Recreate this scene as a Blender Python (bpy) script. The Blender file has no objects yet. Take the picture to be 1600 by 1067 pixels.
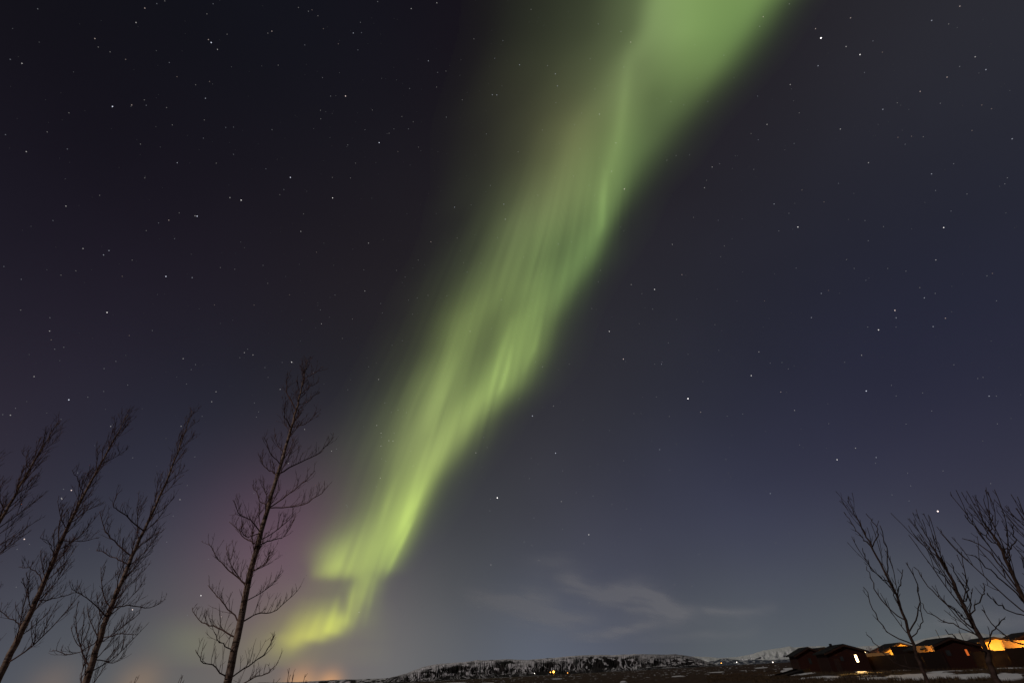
import bpy, math, random
import numpy as np
from mathutils import Vector, Matrix

SC = bpy.context.scene
COL = SC.collection
rad = math.radians

# ------------------------------------------------------------------ camera
EYE = 1.7
FPX, PITCH, ROLL = 727.0, rad(35.7), rad(3.0)
Fw = np.array([0, math.cos(PITCH), math.sin(PITCH)])
X0 = np.array([1.0, 0, 0]); U0 = np.array([0, -math.sin(PITCH), math.cos(PITCH)])
Rt = math.cos(ROLL) * X0 - math.sin(ROLL) * U0
Up = math.sin(ROLL) * X0 + math.cos(ROLL) * U0
cd = bpy.data.cameras.new('camera')
cd.sensor_fit = 'HORIZONTAL'; cd.sensor_width = 36.0
cd.lens = 36.0 * FPX / 1600.0
cd.clip_start = 0.1; cd.clip_end = 400000
cam = bpy.data.objects.new('camera', cd); COL.objects.link(cam)
cam.matrix_world = Matrix(((Rt[0], Up[0], -Fw[0], 0), (Rt[1], Up[1], -Fw[1], 0),
                           (Rt[2], Up[2], -Fw[2], EYE), (0, 0, 0, 1)))
SC.camera = cam

def pdir(px, py):
    """direction in the world of a point measured on the photograph (survey of the place)"""
    px = np.asarray(px, float); py = np.asarray(py, float)
    v = Fw * FPX + (px - 800)[..., None] * Rt - (py - 533.5)[..., None] * Up
    return v / np.linalg.norm(v, axis=-1, keepdims=True)

def at(px, py, D, extra=0.0):
    """point at horizontal distance D (+extra)"""
    v = pdir(px, py); h = math.hypot(v[0], v[1])
    k = (D + extra) / h
    return Vector((v[0] * k, v[1] * k, EYE + v[2] * k))

def srgb(r, g, b):
    c = np.array([r, g, b], float) / 255.0
    return np.where(c <= 0.04045, c / 12.92, ((c + 0.055) / 1.055) ** 2.4)

# ------------------------------------------------------------------ view transform
SC.view_settings.view_transform = 'Standard'
SC.view_settings.look = 'None'
SC.view_settings.exposure = 0.0
SC.view_settings.gamma = 1.0

# ------------------------------------------------------------------ world: night sky
SKY_SAMPLES = [
    (0, 0, 20, 19, 26), (200, 0, 20, 19, 26), (400, 0, 20, 19, 27), (600, 30, 22, 21, 28), (200, 130, 20, 19, 27), (600, 130, 24, 23, 30), (400, 230, 22, 20, 28), (650, 250, 27, 25, 32),
    (200, 400, 30, 26, 37), (20, 300, 26, 23, 34), (500, 400, 27, 25, 33), (0, 500, 35, 31, 44), (0, 600, 42, 40, 53), (200, 600, 41, 38, 48), (400, 560, 37, 34, 44), (520, 560, 41, 39, 46),
    (200, 720, 48, 47, 60), (300, 800, 62, 62, 75), (230, 980, 82, 84, 92), (80, 1020, 86, 88, 94), (300, 940, 80, 80, 84), (20, 1055, 90, 92, 96), (250, 1055, 96, 97, 100), (400, 1055, 112, 108, 104),
    (550, 1050, 112, 106, 103), (470, 800, 78, 72, 80), (600, 1000, 100, 102, 103), (650, 960, 90, 92, 98), (700, 1000, 95, 99, 104), (800, 900, 76, 78, 90), (800, 1000, 89, 93, 103), (900, 1000, 88, 94, 106),
    (720, 860, 70, 72, 78), (800, 720, 56, 57, 62), (800, 800, 64, 65, 72), (900, 640, 48, 48, 54), (1000, 600, 48, 48, 60), (1000, 500, 42, 42, 50), (1100, 700, 50, 51, 68), (1000, 400, 40, 38, 47),
    (1000, 800, 62, 64, 80), (1200, 400, 37, 37, 47), (1200, 534, 40, 42, 55), (1150, 230, 38, 36, 43), (1300, 60, 39, 38, 44), (1400, 130, 39, 39, 48), (1580, 20, 43, 44, 53), (1400, 300, 39, 40, 51),
    (1580, 300, 40, 42, 53), (1580, 400, 40, 40, 57), (1580, 560, 44, 44, 61), (1400, 600, 41, 43, 61), (1400, 700, 48, 49, 66), (1590, 720, 52, 51, 68), (1590, 850, 66, 68, 85), (1300, 850, 66, 69, 86),
    (1200, 760, 53, 55, 69), (1300, 950, 82, 88, 95), (1150, 900, 74, 78, 91), (1150, 1000, 86, 93, 98), (1450, 950, 80, 86, 92), (1590, 960, 80, 84, 89), (206, 906, 72, 70, 81), (424, 902, 106, 87, 92),
    (440, 850, 88, 72, 82), (644, 1002, 97, 98, 102), (1254, 902, 73, 76, 90), (1400, 603, 39, 42, 59), (1150, 998, 85, 89, 97), (200, 403, 30, 27, 36), (20, 850, 58, 58, 71), (60, 900, 64, 65, 77),
    (460, 840, 88, 74, 82), (1540, 960, 80, 83, 94), (840, 850, 68, 69, 77),
]
LOBES = [(px, py, 7.0) for px in (50, 500, 950, 1500) for py in (100, 560)] + \
        [(px, 960, 22.0) for px in (40, 330, 620, 900, 1200, 1550)] + \
        [(px, 1050, 90.0) for px in (100, 350, 600, 850, 1150, 1450)] + [(440, 870, 60.0)]
S = np.array(SKY_SAMPLES, float)
sd = pdir(S[:, 0], S[:, 1])
sc_ = srgb(S[:, 2], S[:, 3], S[:, 4]).T
zz = np.clip(sd[:, 2], 0, 1)
HOR = np.array([.060, .066, .082]); ZEN = np.array([.008, .007, .011])
base = ZEN + (HOR - ZEN) * np.exp(-zz * 4.0)[:, None]
ld = pdir(np.array([l[0] for l in LOBES]), np.array([l[1] for l in LOBES])); lk = np.array([l[2] for l in LOBES])
A = np.exp(lk[None, :] * (sd @ ld.T - 1))
wgt = 1.0 / (sc_.mean(axis=1) + 0.01)
res = (sc_ - base)
Aw = A * wgt[:, None]
lc = np.linalg.solve(Aw.T @ Aw + 0.12 * np.eye(len(LOBES)), Aw.T @ (res * wgt[:, None]))
TOWN_GLOW = [((515, 1070), 6000.0, (.42, .17, .02)), ((468, 1072), 3500.0, (.36, .15, .02)), ((490, 1062), 160.0, (.030, .012, .002)), ((436, 862), 160.0, (.020, .004, .011)), ((215, 1070), 2500.0, (.10, .05, .01)), ((80, 1070), 3000.0, (.06, .03, .008))]

w = bpy.data.worlds.new('World'); SC.world = w; w.use_nodes = True
nt = w.node_tree; nt.nodes.clear()
def N(t, **k):
    n = nt.nodes.new(t)
    for a, b in k.items(): setattr(n, a, b)
    return n
def L(a, b): nt.links.new(a, b)
def vmath(op, a, b=None):
    n = N('ShaderNodeVectorMath', operation=op)
    for i, v in enumerate((a, b)):
        if v is None: continue
        if hasattr(v, 'is_linked'): L(v, n.inputs[i])
        else: n.inputs[i].default_value = v
    return n
def smath(op, a, b=None, c=None):
    n = N('ShaderNodeMath', operation=op)
    for i, v in enumerate((a, b, c)):
        if v is None: continue
        if hasattr(v, 'is_linked'): L(v, n.inputs[i])
        else: n.inputs[i].default_value = v
    return n.outputs[0]
tc = N('ShaderNodeTexCoord')
dn = vmath('NORMALIZE', tc.outputs['Generated']).outputs[0]
sx = N('ShaderNodeSeparateXYZ'); L(dn, sx.inputs[0])
zc = smath('MAXIMUM', sx.outputs[2], 0.0)
e = smath('EXPONENT', smath('MULTIPLY', zc, -4.0))
def scaled(col, fac):
    n = N('ShaderNodeVectorMath', operation='SCALE'); n.inputs[0].default_value = [float(x) for x in col]; L(fac, n.inputs['Scale']); return n.outputs[0]
acc = vmath('ADD', scaled(HOR - ZEN, e), tuple(float(x) for x in ZEN)).outputs[0]
def lobe(direction, k, col):
    global acc
    dt = vmath('DOT_PRODUCT', dn, tuple(float(x) for x in direction)).outputs['Value']
    ex = smath('EXPONENT', smath('MULTIPLY_ADD', dt, float(k), float(-k)))
    acc = vmath('ADD', acc, scaled(col, ex)).outputs[0]
for i in range(len(LOBES)): lobe(ld[i], lk[i], lc[i])
for (p, k, c) in TOWN_GLOW: lobe(pdir(*p), k, c)
acc = vmath('MAXIMUM', acc, (.003, .003, .004)).outputs[0]
nz = N('ShaderNodeTexNoise'); L(dn, nz.inputs['Vector']); nz.inputs['Scale'].default_value = 3.0; nz.inputs['Detail'].default_value = 3
mr = N('ShaderNodeMapRange'); L(nz.outputs['Fac'], mr.inputs[0]); mr.inputs[1].default_value = .3; mr.inputs[2].default_value = .7; mr.inputs[3].default_value = .94; mr.inputs[4].default_value = 1.06
fin = N('ShaderNodeVectorMath', operation='SCALE'); L(acc, fin.inputs[0]); L(mr.outputs[0], fin.inputs['Scale'])
bg = N('ShaderNodeBackground'); L(fin.outputs[0], bg.inputs['Color']); bg.inputs['Strength'].default_value = 1.0
wo = N('ShaderNodeOutputWorld'); L(bg.outputs[0], wo.inputs['Surface'])

# ------------------------------------------------------------------ the moon, behind the camera
MOON_EL, MOON_AZ = rad(31), rad(232)           # azimuth clockwise from +Y
sl = bpy.data.lights.new('moon', 'SUN'); sl.energy = 0.80; sl.angle = rad(0.5); sl.color = (1.0, .93, .88)
so = bpy.data.objects.new('moon', sl); COL.objects.link(so)
md = Vector((math.sin(MOON_AZ) * math.cos(MOON_EL), math.cos(MOON_AZ) * math.cos(MOON_EL), math.sin(MOON_EL)))
so.rotation_euler = md.to_track_quat('Z', 'Y').to_euler(); so.location = (0, -20, 40)

# ------------------------------------------------------------------ helpers
rng = np.random.default_rng(7)
random.seed(11)

def tag(o, label=None, cat=None, group=None, kind=None):
    if label: o['label'] = label
    if cat: o['category'] = cat
    if group: o['group'] = group
    if kind: o['kind'] = kind
    return o

def mesh_obj(name, verts, faces, mat=None, parent=None, smooth=False):
    me = bpy.data.meshes.new(name)
    me.from_pydata([tuple(v) for v in verts], [], faces); me.update()
    if mat is not None: me.materials.append(mat)
    if smooth: me.polygons.foreach_set('use_smooth', [True] * len(me.polygons))
    o = bpy.data.objects.new(name, me); COL.objects.link(o)
    if parent is not None: o.parent = parent
    return o

def grid_obj(name, P, mat, mask=None, attrs=None, smooth=True, closed=False):
    """P: (rows, cols, 3)"""
    r, c = P.shape[:2]
    idx = np.arange(r * c).reshape(r, c)
    a = idx[:-1, :-1]; b = idx[:-1, 1:]; d = idx[1:, :-1]; q = idx[1:, 1:]
    f = np.stack([a, b, q, d], -1).reshape(-1, 4)
    if mask is not None: f = f[mask.reshape(-1)]
    used = np.unique(f); remap = -np.ones(r * c, int); remap[used] = np.arange(len(used))
    f = remap[f]; V = P.reshape(-1, 3)[used]
    me = bpy.data.meshes.new(name)
    me.vertices.add(len(V)); me.vertices.foreach_set('co', V.astype(np.float32).ravel())
    me.loops.add(f.size); me.loops.foreach_set('vertex_index', f.astype(np.int32).ravel())
    me.polygons.add(len(f)); me.polygons.foreach_set('loop_start', np.arange(0, f.size, 4, dtype=np.int32))
    me.polygons.foreach_set('loop_total', np.full(len(f), 4, np.int32)) if False else None
    me.update(calc_edges=True)
    if smooth: me.polygons.foreach_set('use_smooth', np.ones(len(f), bool))
    for k, v in (attrs or {}).items():
        if v.ndim == 3:
            at_ = me.attributes.new(k, 'FLOAT_COLOR', 'POINT')
            vv = np.concatenate([v.reshape(-1, 3)[used], np.ones((len(used), 1))], 1)
            at_.data.foreach_set('color', vv.astype(np.float32).ravel())
        else:
            at_ = me.attributes.new(k, 'FLOAT', 'POINT')
            at_.data.foreach_set('value', v.reshape(-1)[used].astype(np.float32))
    me.materials.append(mat); me.validate()
    o = bpy.data.objects.new(name, me); COL.objects.link(o)
    return o

def empty(name, loc, rz=0.0):
    o = bpy.data.objects.new(name, None); COL.objects.link(o); o.location = loc; o.rotation_euler = (0, 0, rz)
    o.empty_display_size = .3
    return o

def _hash(ix, iy, s):
    h = (ix.astype(np.int64) * 374761393 + iy.astype(np.int64) * 668265263 + s * 974634777) & 0xFFFFFFFF
    h = ((h ^ (h >> 13)) * 1274126177) & 0xFFFFFFFF
    return ((h ^ (h >> 16)) & 0xFFFF) / 65535.0
def vnoise(x, y, s=0):
    x = np.asarray(x, float); y = np.asarray(y, float) + 0 * x; x = x + 0 * y
    ix = np.floor(x); iy = np.floor(y); fx = x - ix; fy = y - iy
    fx = fx * fx * (3 - 2 * fx); fy = fy * fy * (3 - 2 * fy); ix = ix.astype(np.int64); iy = iy.astype(np.int64)
    a = _hash(ix, iy, s); b = _hash(ix + 1, iy, s); c = _hash(ix, iy + 1, s); d = _hash(ix + 1, iy + 1, s)
    return (a * (1 - fx) + b * fx) * (1 - fy) + (c * (1 - fx) + d * fx) * fy
def fbm(x, y, o=4, s=0):
    t = 0; amp = .5; n = 0
    for i in range(o):
        t = t + amp * vnoise(x * 2 ** i, y * 2 ** i, s + i * 17); n += amp; amp *= .5
    return t / n
def sig(x): return 1 / (1 + np.exp(-np.clip(x, -40, 40)))
def sstep(a, b, x):
    t = np.clip((x - a) / (b - a), 0, 1); return t * t * (3 - 2 * t)

# ------------------------------------------------------------------ materials
def new_mat(name):
    m = bpy.data.materials.new(name); m.use_nodes = True
    m.node_tree.nodes.clear(); return m, m.node_tree
def mat_noise(name, c1, c2, scale=8, rough=.85, detail=6, bump=0.0, stretch=(1, 1, 1), spec=.2, lo=.35, hi=.65):
    m, t = new_mat(name); n = t.nodes; l = t.links
    o = n.new('ShaderNodeOutputMaterial'); p = n.new('ShaderNodeBsdfPrincipled'); l.new(p.outputs[0], o.inputs[0])
    tc = n.new('ShaderNodeTexCoord'); mp = n.new('ShaderNodeMapping'); l.new(tc.outputs['Object'], mp.inputs[0]); mp.inputs['Scale'].default_value = stretch
    nz = n.new('ShaderNodeTexNoise'); nz.inputs['Scale'].default_value = scale; nz.inputs['Detail'].default_value = detail; l.new(mp.outputs[0], nz.inputs['Vector'])
    r = n.new('ShaderNodeValToRGB'); l.new(nz.outputs['Fac'], r.inputs[0])
    r.color_ramp.elements[0].position = lo; r.color_ramp.elements[1].position = hi
    r.color_ramp.elements[0].color = (*c1, 1); r.color_ramp.elements[1].color = (*c2, 1)
    l.new(r.outputs[0], p.inputs['Base Color']); p.inputs['Roughness'].default_value = rough; p.inputs['Specular IOR Level'].default_value = spec
    if bump:
        b = n.new('ShaderNodeBump'); b.inputs['Strength'].default_value = bump; b.inputs['Distance'].default_value = .02; l.new(nz.outputs['Fac'], b.inputs['Height']); l.new(b.outputs[0], p.inputs['Normal'])
    return m
def mat_emit(name, col, s, noise=0.0, light=True):
    m, t = new_mat(name); n = t.nodes; l = t.links
    o = n.new('ShaderNodeOutputMaterial'); em = n.new('ShaderNodeEmission'); l.new(em.outputs[0], o.inputs[0])
    em.inputs[0].default_value = (*col, 1); em.inputs[1].default_value = s
    if not light: m.cycles.emission_sampling = 'NONE'
    return m
def mat_attr_snow(name, rock1, rock2, snow, nscale, rough=.9):
    """surface whose snow cover comes from the snow attribute of the terrain mesh"""
    m, t = new_mat(name); n = t.nodes; l = t.links
    o = n.new('ShaderNodeOutputMaterial'); p = n.new('ShaderNodeBsdfPrincipled'); l.new(p.outputs[0], o.inputs[0])
    tc = n.new('ShaderNodeTexCoord')
    nz = n.new('ShaderNodeTexNoise'); nz.inputs['Scale'].default_value = nscale; nz.inputs['Detail'].default_value = 7; l.new(tc.outputs['Object'], nz.inputs['Vector'])
    r = n.new('ShaderNodeValToRGB'); l.new(nz.outputs['Fac'], r.inputs[0]); r.color_ramp.elements[0].position = .35; r.color_ramp.elements[1].position = .68
    r.color_ramp.elements[0].color = (*rock1, 1); r.color_ramp.elements[1].color = (*rock2, 1)
    a = n.new('ShaderNodeAttribute'); a.attribute_name = 'snow'
    mx = n.new('ShaderNodeMix'); mx.data_type = 'RGBA'; l.new(a.outputs['Fac'], mx.inputs['Factor']); l.new(r.outputs[0], mx.inputs['A']); mx.inputs['B'].default_value = (*snow, 1)
    l.new(mx.outputs['Result'], p.inputs['Base Color']); p.inputs['Roughness'].default_value = rough; p.inputs['Specular IOR Level'].default_value = .1
    return m

M_ground = mat_attr_snow('heath_ground', (.032, .018, .011), (.086, .050, .031), (.76, .74, .77), .9)
M_hill = mat_attr_snow('hill_rock', (.011, .010, .011), (.034, .028, .028), (.78, .74, .77), .012)
M_mount = mat_attr_snow('hazy_mountain_rock', (.07, .08, .11), (.12, .13, .16), (.78, .78, .80), .002)  # bluish haze of distance is put into the rock colour
M_tuft = mat_noise('dry_grass', (.035, .020, .010), (.10, .062, .034), 3)
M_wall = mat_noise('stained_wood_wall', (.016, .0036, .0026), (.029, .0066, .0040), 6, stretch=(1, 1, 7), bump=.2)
M_roof = mat_noise('dark_roof_felt', (.006, .005, .006), (.014, .011, .012), 5)
M_trim = mat_noise('dark_trim', (.02, .010, .008), (.035, .016, .012), 9)
M_fencedk = mat_noise('dark_fence_wood', (.008, .0034, .003), (.016, .0065, .005), 8, stretch=(6, 6, 1))
M_fencelt = mat_noise('pale_fence_wood', (.26, .15, .06), (.42, .25, .11), 8, stretch=(6, 6, 1))
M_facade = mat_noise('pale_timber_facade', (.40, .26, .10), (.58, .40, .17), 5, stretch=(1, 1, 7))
M_paleframe = mat_noise('pale_frame', (.45, .40, .35), (.6, .55, .5), 6)
M_glassdk = mat_noise('dark_window_glass', (.015, .018, .02), (.03, .033, .035), 2, rough=.15, spec=.5)
M_metal = mat_noise('lamp_metal', (.06, .06, .06), (.1, .1, .1), 20, rough=.5)
E_window = mat_emit('lit_window', (1.0, .66, .30), 14.0)
E_window2 = mat_emit('dim_lit_window', (1.0, .20, .035), .62)
E_porch = mat_emit('porch_lamp_glow', (1.0, .66, .34), 6.0)
E_orange = mat_emit('orange_lamp_glow', (1.0, .40, .08), 4.5, light=False)
E_white = mat_emit('white_lamp_glow', (1.0, .88, .78), 5.0, light=False)

def bark_mat(name, c1, c2, band):
    m, t = new_mat(name); n = t.nodes; l = t.links
    o = n.new('ShaderNodeOutputMaterial'); p = n.new('ShaderNodeBsdfPrincipled'); l.new(p.outputs[0], o.inputs[0])
    tc = n.new('ShaderNodeTexCoord')
    mp = n.new('ShaderNodeMapping'); l.new(tc.outputs['Object'], mp.inputs[0]); mp.inputs['Scale'].default_value = (1, 1, 2.2)
    nz = n.new('ShaderNodeTexNoise'); nz.inputs['Scale'].default_value = 9; nz.inputs['Detail'].default_value = 6; l.new(mp.outputs[0], nz.inputs['Vector'])
    r = n.new('ShaderNodeValToRGB'); l.new(nz.outputs['Fac'], r.inputs[0]); r.color_ramp.elements[0].position = .35; r.color_ramp.elements[1].position = .65
    r.color_ramp.elements[0].color = (*c1, 1); r.color_ramp.elements[1].color = (*c2, 1)
    mp2 = n.new('ShaderNodeMapping'); l.new(tc.outputs['Object'], mp2.inputs[0]); mp2.inputs['Scale'].default_value = (.8, .8, 4.5)
    n2 = n.new('ShaderNodeTexNoise'); n2.inputs['Scale'].default_value = 1.6; n2.inputs['Detail'].default_value = 4; l.new(mp2.outputs[0], n2.inputs['Vector'])
    r2 = n.new('ShaderNodeValToRGB'); l.new(n2.outputs['Fac'], r2.inputs[0]); r2.color_ramp.elements[0].position = .56; r2.color_ramp.elements[1].position = .62
    r2.color_ramp.elements[0].color = (1, 1, 1, 1); r2.color_ramp.elements[1].color = (band, band, band, 1)
    mx = n.new('ShaderNodeMix'); mx.data_type = 'RGBA'; mx.blend_type = 'MULTIPLY'; mx.inputs['Factor'].default_value = 1
    l.new(r.outputs[0], mx.inputs['A']); l.new(r2.outputs[0], mx.inputs['B'])
    l.new(mx.outputs['Result'], p.inputs['Base Color']); p.inputs['Roughness'].default_value = .9; p.inputs['Specular IOR Level'].default_value = .1
    b = n.new('ShaderNodeBump'); b.inputs['Strength'].default_value = .6; b.inputs['Distance'].default_value = .01; l.new(nz.outputs['Fac'], b.inputs['Height']); l.new(b.outputs[0], p.inputs['Normal'])
    return m
M_bark = bark_mat('pale_poplar_bark', (.20, .12, .085), (.46, .33, .26), .22)
M_twig = bark_mat('reddish_twig_bark', (.12, .062, .052), (.22, .12, .10), .8)
M_barkdk = bark_mat('dark_willow_bark', (.035, .020, .016), (.075, .045, .036), .6)
M_twigdk = bark_mat('dark_twig_bark', (.030, .018, .015), (.060, .038, .032), .9)

# ------------------------------------------------------------------ ground
az_f = np.concatenate([np.linspace(-52, -20, 130, endpoint=False), np.linspace(-20, 18, 330, endpoint=False), np.linspace(18, 50, 760)])
az_b = np.linspace(50, 308, 60)[1:]
az = np.radians(np.concatenate([az_f, az_b]))
rr = [0.0]
d_ = 1.5
while d_ < 38: rr.append(d_); d_ *= 1.12
while d_ < 420: rr.append(d_); d_ *= 1.011
while d_ < 5000: rr.append(d_); d_ *= 1.06
while d_ < 120000: rr.append(d_); d_ *= 1.25
rr = np.array(rr)
AZ, RR = np.meshgrid(az, rr)
GX = RR * np.sin(AZ); GY = RR * np.cos(AZ)
def ground_z(x, y):
    r = np.hypot(x, y)
    h = .34 * (fbm(x / 2.4, y / 2.4, 3, 3) - .5) + .6 * (fbm(x / 22, y / 22, 3, 5) - .5)
    fade = sstep(18, 45, r) * (1 - sstep(500, 3000, r))
    far = 2.2 * (fbm(x / 260, y / 260, 3, 9) - .62) * sstep(220, 700, r) * (1 - sstep(2600, 4200, r))
    return h * fade + far - .06 * fade
def ell(px, py, hw, hh):
    """snow patch: centre, azimuth half-extent and distance range read off the place"""
    def g(a, b):
        v = pdir(a, b); return math.atan2(v[0], v[1]), EYE * math.hypot(v[0], v[1]) / max(-v[2], 1e-4)
    a0, r0 = g(px - hw, py + .052 * hw); a1, r1 = g(px + hw, py - .052 * hw)
    _, rn = g(px, py + hh); ac, rf = g(px, py - hh)
    return (a0 + a1) / 2, abs(a1 - a0) / 2, math.log(max(rn, 5)), math.log(min(rf, 4500))
PATCH = [(1250, 1052, 22, 4.4), (1233, 1044.6, 9, 1.2), (1190, 1043, 10, .9), (1228, 1048, 8, 1.6), (1285, 1060, 38, 1.8), (1345, 1058.5, 28, 1.0), (1215, 1055, 22, .8),
         (1476, 1051, 26, 1.3), (1440, 1059, 58, 4.6), (1368, 1063, 24, 2.2), (1515, 1058, 42, 3.4), (1578, 1045, 24, 1.6), (1580, 1058, 24, 4.6), (1520, 1048.5, 30, .9),
         (974, 1064.5, 5, 1.0), (762, 1067, 10, .8), (1120, 1050, 12, .5), (1060, 1056, 9, .5), (870, 1060, 8, .5), (1410, 1047.5, 18, .7), (1300, 1064, 14, 1.0), (1345, 1050.2, 9, 3.4), (700, 1067, 25, 1.0)]
PE = [ell(*q) for q in PATCH]
def snow_patches(x, y):
    r = np.hypot(x, y); a = np.arctan2(x, y); l_ = np.log(np.maximum(r, 1.0)); out = np.zeros_like(r)
    nA = fbm(x / 6.0, y / 6.0, 4, 21) - .5; nB = fbm(x / 1.3, y / 1.3, 3, 22) - .5; nS = fbm(a * 90, l_ * 26, 4, 23) - .5
    for (ac, ah, l0, l1) in PE:
        lm, lh = (l0 + l1) / 2, max((l1 - l0) / 2, .012)
        q = 1.0 - np.sqrt(((a - ac) / ah) ** 2 + ((l_ - lm) / lh) ** 2)
        out = np.maximum(out, sstep(-.05, .06, q + .55 * nA + .45 * nB + .5 * nS))
    return out
snow = snow_patches(GX, GY); rl = np.log(np.maximum(RR, 1.0))
# thin snow line at the hill's foot and sprinkles over the plain
foot = sstep(2500, 4000, RR) * (1 - sstep(4600, 4900, RR)) * (AZ > rad(-12)) * (AZ < rad(3))
snow = np.maximum(snow, foot * sstep(.02, .12, fbm(AZ * 120, rl * 6, 3, 31) - .47))
snow = np.maximum(snow, .8 * sstep(.24, .30, fbm(AZ * 220, rl * 30, 3, 33) - .5) * sstep(100, 200, RR))
GZ = ground_z(GX, GY); GZ = GZ * (1 - .7 * snow) + .10 * snow
ground = grid_obj('ground', np.stack([GX, GY, GZ], -1), M_ground, attrs={'snow': snow})
# close the ring: the azimuths run round to the start
P_last = np.stack([np.stack([GX[:, -1], GY[:, -1], GZ[:, -1]], -1), np.stack([GX[:, 0], GY[:, 0], GZ[:, 0]], -1)], 1)
seam = grid_obj('ground', P_last, M_ground)
for o in (ground, seam): tag(o, kind='structure')
bpy.ops.object.select_all(action='DESELECT')
ground.select_set(True); seam.select_set(True); bpy.context.view_layer.objects.active = ground
bpy.ops.object.join()
ground.name = 'ground'

# ------------------------------------------------------------------ the snow-streaked hill
def azel(px, py):
    v = pdir(px, py); return math.atan2(v[0], v[1]), math.asin(v[2])
def silhouette(pts):
    q = np.array([azel(*p) for p in pts]); return q[:, 0], q[:, 1]
HILL = [(600, 1064.5), (607, 1058.7), (620, 1055.2), (635, 1051.5), (659, 1042), (668, 1039.6), (681, 1037), (700, 1035.5), (725, 1033.6), (738, 1032.2), (745, 1030.4), (752, 1031.0), (790, 1029), (823, 1030.4), (850, 1028.2), (900, 1023.7), (938, 1022.4), (960, 1022.6), (996, 1021.2), (1030, 1022.0), (1056, 1021.6), (1070, 1023.2), (1080, 1025), (1095, 1029.7), (1111, 1035), (1125, 1039)]
ha, he = silhouette(HILL)
ca = np.linspace(ha[0], ha[-1], 2200); ce = np.interp(ca, ha, he)
ce = ce + .00045 * (fbm(ca * 130, 0, 4, 41) - .5) * 2
ct = np.concatenate([np.linspace(-.06, 1, 64), [1.15, 1.6, 2.4]])
CA, CT = np.meshgrid(ca, ct)
ztop = 4900 * np.tan(np.maximum(ce, 0)) + EYE
prof = np.interp(ct, [-.06, 0, .12, .35, .65, .85, 1, 1.15, 1.6, 2.4], [-.05, 0, .06, .24, .66, .90, 1, 1.0, .8, -.05])
dist = np.interp(ct, [-.06, 0, .35, .65, .85, 1, 1.15, 1.6, 2.4], [4340, 4400, 4560, 4660, 4760, 4900, 5100, 5600, 6500])
gul = np.abs(fbm(CA * 280 + 2.2 * (fbm(CA * 40, CT * 3, 2, 44) - .5), CT * 1.6, 4, 43) - .5) * 2
Dm = dist[:, None] + 75 * (gul - .3) * np.sin(np.clip(CT, 0, 1) * math.pi)
Zm = prof[:, None] * ztop[None, :]
Zm = Zm * (1 + .10 * (fbm(CA * 90, CT * 5, 3, 46) - .5) * np.sin(np.clip(CT, 0, 1) * math.pi))
HP = np.stack([Dm * np.sin(CA), Dm * np.cos(CA), Zm], -1)
wp = fbm(CA * 55, CT * 2.5, 3, 50) - .5
stn = fbm(CA * 330 + 7 * wp + 2.6 * CT * (fbm(CA * 22, CT * 0, 2, 53) - .5), CT * 1.5 + 7, 4, 47)
lines = 1 - np.abs(2 * stn - 1)                                                   # thin snow-filled gullies running down the slope
dens = fbm(CA * 42 + 2 * wp, CT * 2.0, 3, 49); pt = fbm(CA * 150, CT * 8, 4, 48); hz_ = fbm(CA * 120, CT * 26, 4, 52)
rt = sstep(rad(10), rad(13.5), CA)
gl = sstep(.89, 1.0, lines + .30 * (dens - .5)) * sstep(.38, .62, dens + .22 * CT) * .85
blot = sstep(.57, .68, pt + .20 * (CT - .5)) * .75
topb = sstep(.60, .88, CT + .55 * (dens - .5) + .25 * (pt - .5)) * (1 - .75 * sstep(.50, .62, hz_)) * (1 - .55 * rt)
sp = sstep(.60, .68, hz_) * rt * .7
hs = np.clip(np.maximum(np.maximum(gl * (1 - .75 * rt), blot * (1 - .4 * rt)), np.maximum(topb, sp)), 0, 1)
hs = hs * (1 - .55 * sstep(.30, .05, CT)) * (1 - .45 * (1 - sstep(rad(-14), rad(-10.5), CA)))
hill = grid_obj('hill', HP, M_hill, attrs={'snow': hs}); tag(hill, kind='structure')

# far low hills on the left and the snowy range on the right
def far_range(name, pts, D, thick, seed, snowfn, mat, rough_amp, ncol=500):
    a_, e_ = silhouette(pts); c = np.linspace(a_[0], a_[-1], ncol); ee = np.interp(c, a_, e_)
    ee = ee + rough_amp * (fbm(c * 160, 0, 4, seed) - .5) * 2
    t = np.concatenate([np.linspace(-.05, 1, 30), [1.3, 2.0]]); C, T = np.meshgrid(c, t)
    zt = D * np.tan(np.maximum(ee, .0002)) + EYE
    pr = np.interp(t, [-.05, 0, .5, 1, 1.3, 2], [-.05, 0, .42, 1, .8, -.05])
    dd = np.interp(t, [-.05, 0, 1, 1.3, 2], [-thick * 1.05, -thick, 0, .4 * thick, thick])
    rid = np.abs(fbm(C * 70, T * 2.5, 4, seed + 3) - .5) * 2
    DD = D + dd[:, None] + .45 * thick * (rid - .3) * np.sin(np.clip(T, 0, 1) * math.pi)
    Z = pr[:, None] * zt[None, :]
    o = grid_obj(name, np.stack([DD * np.sin(C), DD * np.cos(C), Z], -1), mat, attrs={'snow': snowfn(C, T)})
    return tag(o, kind='structure')
far_range('low_hill', [(-200, 1080), (0, 1068), (250, 1070), (330, 1067), (400, 1066), (470, 1064.5), (520, 1061.6), (560, 1060.5), (590, 1059.5), (615, 1058.0), (640, 1058), (680, 1060)], 9000, 1500, 61,
          lambda C, T: .75 * sstep(.0, .12, fbm(C * 120, T * 5, 4, 62) - .52 + .12 * T), M_hill, .00025, 700)
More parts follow.
